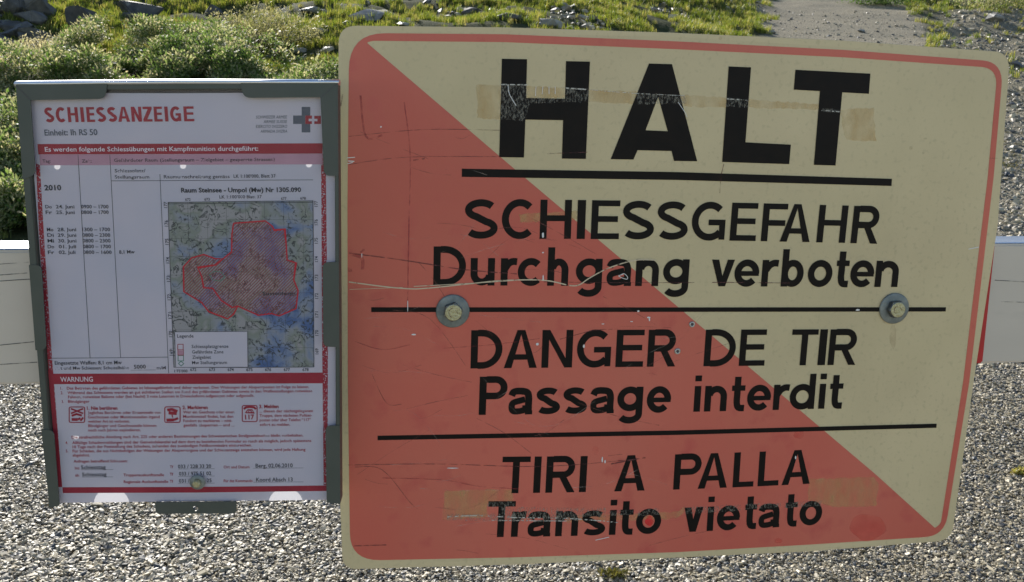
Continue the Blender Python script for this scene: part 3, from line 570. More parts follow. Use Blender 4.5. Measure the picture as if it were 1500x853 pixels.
# parametric grotesque lettering
TS, TB = .18, .15
def arc(cx, cy, rx, ry, a0, a1, n=18): return [(cx + rx * math.cos(R(a0 + (a1 - a0) * i / n)), cy + ry * math.sin(R(a0 + (a1 - a0) * i / n))) for i in range(n + 1)]
def crom(P, n=6):
    P = [P[0]] + P + [P[-1]]; out = []
    for i in range(1, len(P) - 2):
        a, b, c, d = map(Vector, P[i - 1:i + 3])
        for j in range(n):
            t = j / n; out.append(tuple(.5 * (2 * b + (c - a) * t + (2 * a - 5 * b + 4 * c - d) * t * t + (3 * b - a - 3 * c + d) * t ** 3)))
    out.append(P[-2]); return out
def glyph(ch, w):
    """returns strokes [(points, width)] and polygons, cap height 1"""
    t, tb = TS, TB; h = t / 2; s = []; p = []; X = .71; xc = X / 2
    line = lambda a, b, ww=t: s.append(([a, b], ww))
    def scurve(W, H, t_):
        k = t_ / 2
        s.append((arc(W * .5, .73 * H, W * .5 - k * 1.15, .27 * H - k, 32, 246, 22) + arc(W * .5, .268 * H, W * .5 - k, .268 * H - k, 66, -148, 22), t_))
    if ch == 'I': line((w / 2, 0), (w / 2, 1), w)
    elif ch == 'H': line((h, 0), (h, 1)); line((w - h, 0), (w - h, 1)); line((t, .53), (w - t, .53), tb)
    elif ch in 'EF':
        line((h, 0), (h, 1)); line((t, 1 - tb / 2), (w, 1 - tb / 2), tb); line((t, .52 if ch == 'E' else .49), (w * .94, .52 if ch == 'E' else .49), tb)
        if ch == 'E': line((t, tb / 2), (w, tb / 2), tb)
    elif ch == 'L': line((h, 0), (h, 1)); line((t, tb / 2), (w, tb / 2), tb)
    elif ch == 'T': line((w / 2, 0), (w / 2, 1 - tb)); line((0, 1 - tb / 2), (w, 1 - tb / 2), tb)
    elif ch == 'N':
        line((h, 0), (h, 1)); line((w - h, 0), (w - h, 1)); p.append([(t * .2, 1), (t * 1.12, 1), (w - t * .2, 0), (w - t * 1.12, 0)])
    elif ch == 'A':
        c = w / 2; p.append([(0, 0), (t * 1.1, 0), (c + .01, .93), (c + .01, 1), (c - t * .56, 1)]); p.append([(w, 0), (w - t * 1.1, 0), (c - .01, .93), (c - .01, 1), (c + t * .56, 1)])
        line((w * .22, .29), (w * .78, .29), tb * .95)
    elif ch in 'DPR':
        line((h, 0), (h, 1)); b = 0 if ch == 'D' else .42; H = 1 - b; cy = b + H / 2; ry = H / 2 - tb / 2; rx = min(w * .55, H * .5) if ch == 'D' else ry
        xr = w - h - (0.02 if ch == 'R' else 0); c0 = max(xr - rx, t + .02)
        s.append(([(t, 1 - tb / 2)] + arc(c0, cy, xr - c0, ry, 90, -90, 20) + [(t, b + tb / 2)], t * .97))
        if ch == 'R': p.append([(w * .42, .47), (w * .42 + t * 1.05, .47), (w, 0), (w - t * 1.15, 0)])
    elif ch == 'S': scurve(w, 1.0, t)
    elif ch == 'C': s.append((arc(w * .53, .5, w * .53 - h, .5 - h + .01, 47, 313, 30), t))
    elif ch == 'G':
        s.append((arc(w * .53, .5, w * .53 - h, .5 - h + .01, 47, 318, 30), t)); line((w * .5, .47), (w, .47), tb); line((w - h * .9, .47), (w - h * .9, .02), t * .9)
    elif ch == 'u': s.append(([(h, X)] + [(h, .3)] + arc(w * .5 - .02, .3, w * .5 - .02 - h, .3 - h, 180, 350, 14), t)); line((w - h, 0), (w - h, X))
    elif ch == 'n' or ch == 'h':
        line((h, 0), (h, X if ch == 'n' else 1)); s.append((arc(w * .5 + .02, X - .3, w - h - w * .5 - .02, .3 - h, 170, 0, 14) + [(w - h, 0)], t))
    elif ch == 'r': line((h, 0), (h, X)); s.append((crom([(h + .01, .42), (w * .45, .56), (w * .72, X - h + .005), (w, X - h)]), t))
    elif ch == 'c': s.append((arc(w * .52, xc, w * .52 - h, xc - h + .01, 45, 315, 24), t))
    elif ch == 'o': s.append((arc(w / 2, xc, w / 2 - h, xc - h + .01, 0, 360, 30), t))
    elif ch == 'e': s.append((arc(w * .5, xc, w * .5 - h, xc - h + .01, -2, 318, 28), t)); line((t * .8, xc - .01), (w - .01, xc - .01), tb * .85)
    elif ch in 'bd':
        line(((h, 0) if ch == 'b' else (w - h, 0)), ((h, 1) if ch == 'b' else (w - h, 1))); s.append((arc(w / 2, xc, w / 2 - h, xc - h + .01, 0, 360, 30), t))
    elif ch == 'g':
        line((w - h, X), (w - h, .06)); s.append((arc(w / 2, xc + .03, w / 2 - h, xc - h - .02, 0, 360, 30), t)); s.append(([(w - h, .08)] + arc(w / 2, -.03, w / 2 - h, .17, 0, -150, 14), t))
    elif ch == 'a':
        s.append((crom([(.08, .50), (w * .22, .60), (w * .5, X - h), (w * .76, .58), (w - h - .015, .44), (w - h - .015, .2), (w - h - .01, .0)]), t))
        line((w - h, .05), (w, .05), .1)
        s.append((crom([(w - t * 1.1, .40), (w * .5, .37), (w * .2, .31), (h, .2), (w * .2, .1), (w * .42, h - .005), (w * .68, .13), (w - t * 1.0, .24)]), t * .9))
    elif ch == 's': scurve(w, X, t * .93)
    elif ch == 'Z': line((0, 1 - tb / 2), (w, 1 - tb / 2), tb); line((0, tb / 2), (w, tb / 2), tb); p.append([(w, 1 - tb), (w - t * 1.3, 1 - tb), (0, tb), (t * 1.3, tb)])
    elif ch == 'v': p.append([(0, X), (t * 1.08, X), (w / 2 + t * .42, 0), (w / 2 - t * .5, 0)]); p.append([(w, X), (w - t * 1.08, X), (w / 2 - t * .42, 0), (w / 2 + t * .5, 0)])
    elif ch == 't': s.append((crom([(w * .42, .95), (w * .42, .5), (w * .43, .22), (w * .58, .09), (w, .075)]), t)); line((0, X - tb / 2), (w, X - tb / 2), tb)
    elif ch == 'i': line((w / 2, 0), (w / 2, X), t); line((w / 2, .84), (w / 2, 1), t)
    return s, p
def sign_line(text, xs, base, cap, sp=None, mt='black', par=None, lift=.0005):
    sp = sp or SP.p; par = par or sign
    """xs: pixel extents of each letter; base: baseline y at three x; cap: (left px, right px)"""
    kk = 0
    bx = [b[0] for b in base]; by = [b[1] for b in base]; co = np.polyfit(bx, by, len(base) - 1)
    for ch, (xl, xr) in zip(text, xs):
        V = []; Fs = []
        xm = (xl + xr) / 2; yb = float(np.polyval(co, xm)); cp = cap[0] + (cap[1] - cap[0]) * (xm - xs[0][0]) / (xs[-1][1] - xs[0][0])
        a = Vector(sp(xl, float(np.polyval(co, xl)) - cp / 2)); b = Vector(sp(xr, float(np.polyval(co, xr)) - cp / 2)); hc = Vector(sp(xm, yb - cp))[1] - Vector(sp(xm, yb))[1]
        e = (b - a); wd = e.length / hc; e.normalize(); up = Vector((-e.y, e.x)); o = a - up * hc / 2
        S_, P_ = glyph(ch, wd)
        for pts, ww in S_:
            P = [Vector(q) for q in pts]; c = len(P); b0 = len(V); of = lift + (kk % 6) * .00001; kk += 1
            closed = (P[0] - P[-1]).length < 1e-4 and c > 4
            for i in range(c):
                if closed: d = P[(i + 1) % (c - 1)] - P[(i - 1) % (c - 1)]
                else: d = P[min(i + 1, c - 1)] - P[max(i - 1, 0)]
                d.normalize(); nn = Vector((-d.y, d.x)) * ww / 2
                for sg in (1, -1):
                    q = P[i] + nn * sg; g_ = o + e * q.x * hc + up * q.y * hc; V.append((g_.x, -of, g_.y))
            for i in range(c - 1): Fs.append((b0 + 2 * i, b0 + 2 * i + 1, b0 + 2 * i + 3, b0 + 2 * i + 2))
        for pts in P_:
            b0 = len(V); of = lift + (kk % 6) * .00001; kk += 1
            for q in pts: g_ = o + e * q[0] * hc + up * q[1] * hc; V.append((g_.x, -of, g_.y))
            for tr in tessellate_polygon([[Vector((q[0], q[1], 0)) for q in pts]]): Fs.append(tuple(b0 + i for i in tr))
        mesh_obj('letter', V, Fs, M[mt], par)
sign_line('SCHIESSGEFAHR', [(680.2, 729.1), (735.1, 784.7), (791, 837), (845.5, 857.5), (866.2, 907.4), (911.2, 958.4), (961.9, 1008), (1013.4, 1062.6), (1070.4, 1108.7), (1116.4, 1152.3), (1144.2, 1188.2), (1198, 1240.2), (1248.3, 1287.7)], [(680, 350), (907, 350.7), (1287, 357.4)], (58, 54.5))
sign_line('Durchgangverboten', [(634.9, 682.7), (689.4, 724.9), (733.7, 757.2), (758.6, 795.9), (802.2, 832.8), (843.7, 882.4), (888.7, 925.3), (931.6, 965.4), (971.7, 1009.5), (1042.2, 1075.6), (1076.3, 1112.6), (1116.4, 1140), (1145.3, 1177.6), (1183.9, 1219.8), (1225.1, 1243.7), (1246.2, 1281), (1283.1, 1316.9)], [(635, 418.2), (965, 419.3), (1317, 420.7)], (57, 54))
sign_line('DANGERDETIR', [(689.7, 736.1), (738.6, 787.1), (793.8, 838.8), (845.1, 895.1), (902.5, 942.9), (948.9, 990.5), (1032, 1077.8), (1083.7, 1121.4), (1158.6, 1196.9), (1199.4, 1210.4), (1214.2, 1255)], [(690, 539.9), (990, 537), (1255, 534.6)], (56, 52))
sign_line('Passageinterdit', [(702, 743.1), (744.9, 780.5), (785.3, 820.9), (824.6, 860.5), (864.9, 900.1), (904.5, 941.9), (947.8, 983.4), (1016.7, 1027), (1032.5, 1065.1), (1071.7, 1091.2), (1094.8, 1129.7), (1133.3, 1156.1), (1157.2, 1193.9), (1199.4, 1210), (1215.5, 1234.6)], [(702, 607.9), (983, 604), (1234, 598)], (56, 51))
sign_line('TIRIAPALLA', [(735, 776.1), (782, 792.2), (800, 842.9), (849.2, 859.4), (900.9, 945.6), (987.3, 1027), (1023.3, 1066.2), (1074.3, 1104.7), (1111, 1141.4), (1146.2, 1187.6)], [(735, 722.7), (945, 718.6), (1187, 708.7)], (53.6, 50))
sign_line('Transitovietato', [(714.1, 754.1), (749.7, 770.6), (773.2, 807.3), (814.3, 847.3), (852.1, 887.3), (892.8, 903.1), (908.2, 927.6), (932, 968.7), (1002, 1029.5), (1035.8, 1046), (1050.4, 1084.2), (1091.2, 1108.4), (1111.3, 1142.5), (1150.6, 1167.8), (1171.5, 1204.5)], [(714, 786.9), (968, 781), (1204, 768)], (52.5, 49))
def flats(name, polys, off, m, parent, pf):
    parts = []
    for k, lp in enumerate(polys):
        loops = lp if isinstance(lp[0], list) else [lp]; V = []; o2 = off + (k % 4) * .00001
        for q in loops: V += [(*[pf(*z) for z in [t_]][0],) for t_ in q]
        V3 = [(a, -o2, b) for a, b in V]; it = iter(V); L3 = [[Vector((*next(it), 0)) for _ in q] for q in loops]
        parts.append((V3, [tuple(t_) for t_ in tessellate_polygon(L3)]))
    return join_mesh(name, parts, m, parent)
for g_ in ([
    [(735.1, 86.3), (772, 87), (770.6, 143.8), (827.6, 144.8), (829, 89.8), (864.1, 90.5), (858.1, 233), (823, 232.5), (824.8, 176.3), (769.5, 175.4), (767.4, 230.9), (731.2, 230.4)],
    [[(950.6, 93.3), (984.2, 94.2), (1021.1, 236.4), (987.3, 236), (983.5, 221.4), (933.7, 220.2), (927.8, 233.9), (894.4, 233.4)], [(964, 141.8), (978, 192.4), (945.4, 191)]],
    [(1067.2, 97.5), (1099.9, 98.9), (1091.8, 208.6), (1158.3, 212.1), (1155.8, 240.6), (1057.7, 237.5)],
    [(1165, 102.4), (1274.7, 108.1), (1272.5, 137.6), (1233.5, 135.5), (1223.7, 242.7), (1192, 241.7), (1200.8, 133.7), (1162.5, 131.6)]]): flats('letter', [g_], .0005, M['black'], sign, sp)
for q in ([(676.4, 247.3), (990, 252.2), (1306.3, 262.1), (1305.6, 272.6), (990, 263.8), (676.4, 259.3)], [(543.8, 450.2), (960, 450.4), (1385.4, 450.2), (1385, 456.4), (960, 457), (543.8, 457.3)], [(553.1, 638.3), (990, 630.6), (1371.8, 620.7), (1371.4, 626.7), (990, 637.2), (553.1, 644.9)]):
    flats('rule_line', [q], .0005, M['black'], sign, sp)
def ragged(q, seed, j=1.2, step=4.5):
    r = random.Random(seed); out = []
    for i in range(len(q)):
        a, b = Vector(q[i]), Vector(q[(i + 1) % len(q)]); n = max(1, int((b - a).length / step))
        for k in range(n): p_ = a.lerp(b, k / n); out.append((p_.x + r.uniform(-j, j), p_.y + r.uniform(-j, j)))
    return out
# wear: scratches, chips, tape residue
def sl(pts): return crom([sp(*q) for q in pts], 5)
strokes('scratch', [(sl([(511, 413), (560, 419.5), (595.5, 422.8), (623.6, 422.4), (687, 415.8), (736, 411), (796, 410.5), (834.6, 418.2), (848.6, 417), (862.7, 407.7), (890.9, 392.9), (929.5, 381.3), (960, 381)]), .0013), (sl([(606, 419.5), (690, 415), (780, 409)]), .0008), (sl([(511, 424), (590, 421)]), .0005)], .001, .0009, M['scr_tan'], sign)
strokes('scratch', [(sl([(511, 370.8), (574, 378.8), (630, 387.3), (683, 395.4), (757, 401.3)]), .0011), (sl([(796, 413), (900, 414), (1017, 414)]), .0006), (sl([(1043, 413.6), (1100, 414), (1156, 414.7)]), .0008), (sl([(511, 241), (595, 230.4), (732, 229.7)]), .0005), (sl([(605, 235), (622, 232.5)]), .0012), (sl([(801, 225.2), (860, 223)]), .0006),
    (sl([(1060, 240), (1056, 258), (1054, 283)]), .0008), (sl([(499, 156), (502, 138)]), .0012), (sl([(510, 681), (640, 679.5), (800, 683), (945, 671)]), .0007), (sl([(895, 679.5), (945, 670)]), .0013), (sl([(518, 799.5), (566, 798)]), .001), (sl([(511, 200), (620, 190), (735, 191)]), .0005), (sl([(545, 548), (566, 590), (588, 592)]), .0005), (sl([(612, 745), (600, 735), (560, 688), (520, 684)]), .0005), (sl([(820, 497), (838, 492), (870, 484), (905, 482)]), .0006)], .001, .00088, M['scr_dark'], sign)
strokes('rub_mark', [(sl([(592, 149.5), (600.8, 227), (599, 330), (597, 450)]), .0013), (sl([(528, 140), (536, 200), (560, 198)]), .002), (sl([(512, 372), (530, 378), (531, 395)]), .0035), (sl([(560, 700), (650, 703), (700, 712), (760, 716)]), .001), (sl([(600, 505), (560, 512), (520, 500)]), .0008), (sl([(528, 370), (534, 365)]), .002), (sl([(650, 510), (720, 505), (790, 496)]), .0007), (sl([(512, 392), (513, 398)]), .004)], .001, .00086, M['scr_red'], sign)
def blob(cx, cy, rx, ry, n=12, seed=1):
    r = random.Random(seed)
    if rx > 6: return [(cx + rx * math.cos(.2618 * i) * (1 + .09 * math.sin(.2618 * i * 2 + seed) + .05 * math.sin(.2618 * i * 5)), cy + ry * math.sin(.2618 * i) * (1 + .08 * math.cos(.2618 * i * 3 + seed))) for i in range(24)]
    return [(cx + rx * math.cos(6.283 * i / n) * r.uniform(.8, 1.1), cy + ry * math.sin(6.283 * i / n) * r.uniform(.8, 1.1)) for i in range(n)]
flats('red_blotch', [blob(1271, 772, 25, 20), blob(1170, 636, 8, 7, seed=4), blob(1140, 792, 6, 4, seed=5), blob(872, 660, 5, 7, seed=6)], .0003, M['blot'], sign, sp)
M['spot'] = mat('bright_red_spot', (.85, .03, .03, 1), alpha=60, thresh=(.1, .5), atten=.85)
flats('red_blotch', [blob(951, 763, 6.2, 7.5, seed=3)], .00033, M['spot'], sign, sp)
flats('chip', [blob(795.2, 344.4, 1.8, 4.5, 8), blob(795.2, 370, 1.6, 1.2, 6), blob(795.4, 407, 1.1, 5, 7), blob(597.2, 448, .7, 10, 8), blob(606, 490, 4, 1.3, 7), blob(934.8, 455.8, 2, 1.6, 6), blob(950, 465, 3, 1.4, 7), blob(951, 468, 1.2, 3, 6), blob(787, 504, 2.5, 2.4, 6), blob(925, 471, 2.4, .8, 6), blob(883, 474.5, 2.4, .8, 6), blob(1256, 454, 3.5, 1.5, 7), blob(663, 685.5, 8, .7, 8), blob(882, 673, 1.2, 5, 6), blob(886, 676, 1.2, 3, 6), blob(558, 186, 1.4, 1.4, 6), blob(530, 374, .7, 4, 6), blob(855, 507, 1.6, 3.2, 6), blob(1165, 670, 1.2, 3, 6)], .00092, M['chip'], sign, sp)
strokes('scratch', [(sl([(508, 231.5), (520, 230.5)]), .0008), (sl([(510, 236), (519, 236.5)]), .001), (sl([(509, 240), (517, 238)]), .0008), (sl([(872, 791), (892, 786.5)]), .0008), (sl([(908, 403), (914, 401), (919, 406), (917, 409), (906, 404.5), (912, 402)]), .0007), (sl([(744, 124), (746, 138), (756, 155)]), .0007), (sl([(785, 127), (784, 141)]), .0006), (sl([(795, 127), (794, 138)]), .0006), (sl([(804, 127), (804, 138)]), .0006), (sl([(813, 127), (813, 138)]), .0006), (sl([(993, 150), (1003, 165), (1006, 172)]), .0006), (sl([(1418, 365), (1433, 362)]), .001)], .001, .00095, M['chip'], sign)
flats('tape_residue', [ragged(q_, i_) for i_, q_ in enumerate([[(697, 124), (733, 125.5), (732, 175), (700, 173)], [(771, 126.5), (828, 129), (827, 144.3), (771, 143.5)], [(862, 132), (936, 135), (932, 151.8), (861, 149.5)], [(997, 139), (1064, 143.5), (1063, 158), (1001, 155.5)], [(1097, 146), (1200, 153), (1198, 161), (1097, 157.5)], [(1230, 160), (1279, 158.5), (1283, 207.6), (1239, 205.5)],
    [(651, 719), (750, 716), (752, 737), (714, 738), (714, 757), (648, 762)], [(1184, 702), (1280, 699), (1287, 708), (1283, 741), (1225, 743), (1184, 732)], [(828, 755), (990, 750), (1002, 743), (1002, 752), (990, 760), (830, 765)], [(760, 314), (846, 309), (846, 322), (762, 326)]])], .0004, M['tape'], sign, sp)
flats('tape_abrasion', [ragged(q_, i_, .9, 3) for i_, q_ in enumerate([[(734.5, 123.5), (771, 124.5), (771, 137), (776, 150), (770, 172), (765, 177), (733, 175)], [(776, 143), (829, 146), (829, 150), (777, 152)], [(828, 128), (862, 130.5), (861, 150), (828, 149)], [(930, 136), (1003, 140), (1005, 152), (932, 153)], [(1064.5, 143.5), (1097, 146), (1096, 158), (1063, 156)], [(1203, 158), (1231, 161.5), (1230, 166), (1203, 163)],
    [(714, 735), (754, 734.2), (754, 742), (714, 743)], [(735, 743), (888, 744), (888, 757), (735, 759)], [(893, 748), (928, 747), (928, 754), (893, 755)], [(934, 748), (966, 744), (966, 754), (934, 756)], [(1003, 743), (1085, 739), (1085, 748), (1003, 753)], [(1091, 738), (1143, 737), (1143, 743), (1091, 746)], [(1150, 736), (1203, 733), (1203, 741), (1150, 744)],
    [(655, 753), (760, 752), (850, 757), (850, 763), (760, 764), (655, 762)]])], .0007, M['abr'], sign, sp)
strokes('tape_edge', [(sl([(734, 124), (772, 124.5)]), .0012), (sl([(828, 129.3), (862, 131.5)]), .0014), (sl([(862, 131.5), (930, 137), (1003, 140.5)]), .0006), (sl([(655, 757), (700, 755), (760, 758), (830, 759), (905, 765)]), .0012), (sl([(1064, 145), (1097, 147)]), .001), (sl([(720, 762), (830, 763)]), .0009), (sl([(1203, 162), (1231, 164)]), .001)], .001, .00096, M['abr_line'], sign)
M['scuff'] = mat('fine_scuff', (.30, .10, .08, 1), alpha=60, thresh=(.4, .65), atten=.45)
M['scuffp'] = mat('pale_fine_scuff', (.80, .62, .50, 1), alpha=60, thresh=(.42, .65), atten=.4)
M['grime'] = mat('grime_film', (.22, .17, .10, 1), alpha=7, thresh=(.4, .9), atten=.12)
sr = random.Random(21)
for mk, cnt, wd_, of_ in (('scuff', 34, .0007, .00074), ('scuffp', 22, .00045, .00076)):
    ls = []
    for _ in range(cnt):
        x0_, y0_ = sr.uniform(515, 1000), sr.uniform(130, 810)
        if y0_ < 60 + (x0_ - 535) * .85 + 30: x0_, y0_ = sr.uniform(515, 640), sr.uniform(260, 800)
        L_ = sr.uniform(20, 130); a_ = sr.gauss(0, .35); b_ = sr.gauss(0, .25)
        ls.append((sl([(x0_, y0_), (x0_ + L_ * .5, y0_ + L_ * .5 * a_), (min(x0_ + L_, 1150), y0_ + L_ * (a_ + b_))]), wd_ * sr.uniform(.6, 1.3)))
    strokes('scratch', ls, .001, of_, M[mk], sign)
slab('grime_film', [rounded([sp(*q) for q in ((500, 45), (985, 54), (1470, 84), (1420, 560), (1386, 786), (990, 812), (506, 828), (500, 430))], .02)], .00032, M['grime'], sign)
M['rust'] = mat('rust_stain', (.28, .12, .05, 1), alpha=60, thresh=(.3, .9), atten=.3)
flats('rust_stain', [blob(1308, 493, 5, 20, 12), blob(1334, 217, 3, 3, 8), blob(1352, 224, 2, 2, 8), blob(1055, 56, 2.5, 3, 8), blob(1290, 66, 4, 2, 8), blob(1355, 203, 3, 1.5, 8), blob(1455, 232, 7, 1, 8)], .00035, M['rust'], sign, sp)
# two bullet-like punctures with a raised metal lip
def lathe(prof, n, c, name, m, parent, smooth=True, phase=0):
    V = []; Fs = []; k = len(prof)
    for i in range(n):
        a = phase + 2 * math.pi * i / n
        for r_, y_ in prof: V.append((c[0] + r_ * math.cos(a), -y_, c[1] + r_ * math.sin(a)))
    for i in range(n):
        j = (i + 1) % n
        for q in range(k - 1): Fs.append((i * k + q, i * k + q + 1, j * k + q + 1, j * k + q))
    o = mesh_obj(name, V, Fs, m, parent, smooth); bm = bmesh.new(); bm.from_mesh(o.data); bmesh.ops.remove_doubles(bm, verts=bm.verts, dist=1e-6); bmesh.ops.recalc_face_normals(bm, faces=bm.faces); bm.to_mesh(o.data); bm.free(); return o
for hx, hy in ((1013.5, 475.2), (992.2, 514.6)):
    c = sp(hx, hy); o = lathe([(.0038, .0003), (.0034, .0012), (.0025, .0018), (.0018, .0012)], 14, c, 'puncture', M['edge'], sign)
    lathe([(.0019, .0011), (.0001, .0009)], 12, c, 'puncture_core', M['darkgap'], o)
for bx_, by_, ph in ((663, 455.5, .35), (1308.8, 451.6, .1)):
    c = sp(bx_, by_); Rw = .0186
    hd = lathe([(.0001, .0105), (.0082, .0105), (.0090, .0102)], 24, c, 'bolt', M['bolt'], sign, smooth=False)
    hx_ = lathe([(.0088, .0100), (.0106, .0094), (.0109, .0090), (.0109, .0028)], 6, c, 'hexagon_flank', M['flank'], hd, smooth=False, phase=ph)
    lathe([(.0080, .0026), (Rw - .0012, .0026), (Rw, .0020), (Rw, .0008)], 48, c, 'washer', M['washer'], hd)
    strokes('head_marking', [(arc(c[0], c[1], .0052, .0052, 100, 250, 10), .0007), ([(c[0] + .002, c[1] + .003), (c[0] + .005, c[1] - .001)], .0006)], .0007, .01062, M['scr_dark'], hd)
    strokes('shank', [], 1, 0, None, hd) if False else None

# ------------------------------------------------------------------ notice case
KB = 1.015
NP = Plane(Vector((-.32425575, .93576367, -.1989532)) * KB + Vector((0, 0, HC)), R(3.796), R(.645)); npf = NP.p
case = empty('notice_case', NP.mw, 'grey framed notice case holding a printed SCHIESSANZEIGE poster behind a clear cover', 'notice board')
oc = [(22.5, 124), (260, 122), (495, 121.5), (497, 430), (498.5, 738), (285, 740.3), (72.5, 743.5), (46, 430)]
T_ = .021
# back plate with the punched holes the sun shines through
def circ(cx, cy, r, n=14): c = npf(cx, cy); return [(c[0] + r * math.cos(-6.2832 * i / n), c[1] + r * math.sin(-6.2832 * i / n)) for i in range(n)]
holes = [circ(q[0], q[1], .0032) for q in ((76, 240), (262, 239), (448, 237), (104, 639), (279, 638), (454, 636))]
bp = [npf(*q) for q in oc]
def notch(cx): c = npf(cx, 741); return [(c[0] + .0185 * math.cos(R(a)), c[1] + .0185 * math.sin(R(a)) - .001) for a in range(180, -1, -15)]
bl = dense(bp, 1)
slab('back_plate', [bp] + holes + [[(x_, y_ + .003) for x_, y_ in notch(157)][::-1], [(x_, y_ + .003) for x_, y_ in notch(414)][::-1]], -.0125, M['frame'], case, thick=.001)
# poster sheet
pq = [(36, 136.3), (260, 136.6), (489, 135.5), (490, 430), (491, 736.5), (285, 738.5), (83, 741), (58, 430)]
paper = slab('poster', [[npf(*q) for q in pq]], -.0075, M['paper'], case)
PO = -.0075
slab('backing_strip', [[npf(*q) for q in ((36, 127), (488, 125), (488, 138), (36, 139))]], -.0085, M['darkgap'], case, thick=.0005)
slab('cover_pane', [[npf(*q) for q in ((28, 128), (490, 126), (494, 737), (76, 742))]], -.0045, M['pane'], case)
# frame: slim channel all round the sides and top, plus corner and side clips
def band(a, b, c, d): return [npf(*a), npf(*b), npf(*c), npf(*d)]
slab('side_channel', [[npf(*q) for q in ((22.5, 124), (33, 124), (57, 430), (80, 742), (72.5, 743.5), (46, 430))]], -.001, M['frame'], case, thick=T_ - .001, bevel=.0007)
slab('side_channel', [[npf(*q) for q in ((489.5, 122), (495, 121.5), (497, 430), (498.5, 738), (492.5, 738), (491, 430))]], -.001, M['frame'], case, thick=T_ - .001, bevel=.0007)
slab('top_channel', [[npf(*q) for q in ((33, 124), (260, 122), (489.5, 122), (489.5, 130), (260, 131), (33, 132.5))]], -.0014, M['frame'], case, thick=T_ - .002, bevel=.0007)
# rounded bare rim along the top
V = []; Fs = []; pts = [npf(*q) for q in ((20.5, 123), (150, 121.3), (260, 120.3), (380, 120.4), (496, 120.5))]
K = 12
for (u_, v_) in pts:
    for k in range(K):
        a = 2 * math.pi * k / K; V.append((u_, -.001 + .5 * T_ + (.5 * T_) * -math.cos(a) * 1.0 * (1 if abs(math.cos(a)) < 2 else 1), v_ + .0031 * math.sin(a)))
for i in range(len(pts) - 1):
    for k in range(K): Fs.append((i * K + k, i * K + (k + 1) % K, (i + 1) * K + (k + 1) % K, (i + 1) * K + k))
Fs += [tuple(range(K))[::-1], tuple((len(pts) - 1) * K + k for k in range(K))]
mesh_obj('top_rim', V, Fs, M['rim'], case, smooth=True)
def clip(pxs, rads, name='corner_clip'): slab(name, [rounded([npf(*q) for q in pxs], rads)], .0002, M['frame'], case, thick=.0014, bevel=.0004)
clip([(23, 123.6), (157, 122.6), (154, 145), (44.5, 147), (52, 256), (33.5, 263.5)], [.001, .001, .007, .001, .006, .001])
clip([(352, 122), (494.8, 121.6), (496, 258), (474.5, 257.5), (469.5, 142.6), (357, 143.8)], [.001, .001, .002, .006, .001, .007])
clip([(42.3, 388), (60.5, 388.5), (68, 512), (52, 513.5)], [.001, .006, .006, .001], 'side_clip')
clip([(496.3, 384), (472.6, 384.5), (473.5, 508), (497.4, 508.6)], [.001, .006, .006, .001], 'side_clip')
clip([(60.5, 629), (78.5, 630.5), (87, 741), (72.6, 744)], [.001, .006, .001, .001])
clip([(497.8, 623.5), (476.8, 624), (478.5, 736.8), (498.7, 738.3)], [.001, .006, .001, .001])
strokes('mitre_joint', [([npf(24, 125.5), npf(44.5, 146.5)], .0006), ([npf(494, 123), npf(470, 143)], .0006)], .0006, .0004, M['darkgap'], case)
slab('locking_tab', [rounded([npf(*q) for q in ((226, 737), (346, 736), (345.8, 753), (228, 754))], [.001, .001, .004, .004]), circ(285.8, 746, .0028)], -.0015, M['frame'], case, thick=.0015, bevel=.0004)
slab('mounting_block', [[npf(*q) for q in ((150, 400), (420, 400), (420, 470), (150, 470))]], -T_ - .0005, M['post'], case, thick=.018)
c = npf(288, 708.5)
hb = lathe([(.0001, .0065), (.0030, .0065), (.0040, .0055)], 8, c, 'latch_bolt', M['bolt'], case, smooth=False); lathe([(.0038, .0056), (.0045, .005), (.0046, .0006)], 6, c, 'hexagon_flank', M['bolt'], hb, smooth=False)
lathe([(.0042, .0010), (.0078, .0008), (.0082, .0002)], 24, c, 'washer', M['washer'], hb)
for o_ in [hb] + [k for k in bpy.data.objects if k.parent == hb]: o_.location.y = .0035 if o_ is hb else 0

# ---- print on the poster
def P(*q): return npf(*q)
def rect(a, b, c, d): return [a, b, c, d]
flats('red_band', [[(50, 211.6), (471, 210.5), (471, 225.7), (51.5, 227)]], PO + .00015, M['redprint'], paper, npf)
flats('red_band', [[(72, 550.5), (260, 550.3), (471, 548.8), (471.5, 564.6), (260, 565.8), (73.2, 566)]], PO + .00015, M['redprint'], paper, npf)
flats('red_band', [[(87.2, 718), (285, 717.5), (477, 715.3), (478, 723.4), (285, 725.8), (88, 726.6)]], PO + .00015, M['redprint'], paper, npf)
flats('pink_band', [[(53, 227.2), (471, 225.9), (471.3, 241.5), (54, 243)]], PO + .00015, M['pink'], paper, npf)
flats('red_margin', [[(48, 240), (53.8, 243), (60, 349), (71, 516), (87, 717.6), (80.5, 717.8), (64.3, 516), (52.8, 349)]], PO + .00012, M['redspeck'], paper, npf)
flats('red_margin', [[(66, 545), (72.2, 545), (87, 717.6), (80.5, 717.8)]], PO + .00013, M['redprint'], paper, npf)
flats('red_margin', [[(468.8, 226), (475.6, 226), (479, 516), (478.5, 715), (472.7, 715), (470.6, 516)]], PO + .00012, M['redspeck'], paper, npf)
pw = .0005
strokes('ruling', [[P(110, 227.2), P(119, 380), P(128, 527)], [P(157, 227.2), P(165, 380), P(173, 526.5)], [P(231, 256), P(237.5, 400), P(244, 549.7)], [P(159, 266), P(300, 265.3), P(457, 264.5)], [P(71, 527.7), P(160, 527), P(242.8, 526)]], pw, PO + .0002, M['blackprint'], paper)
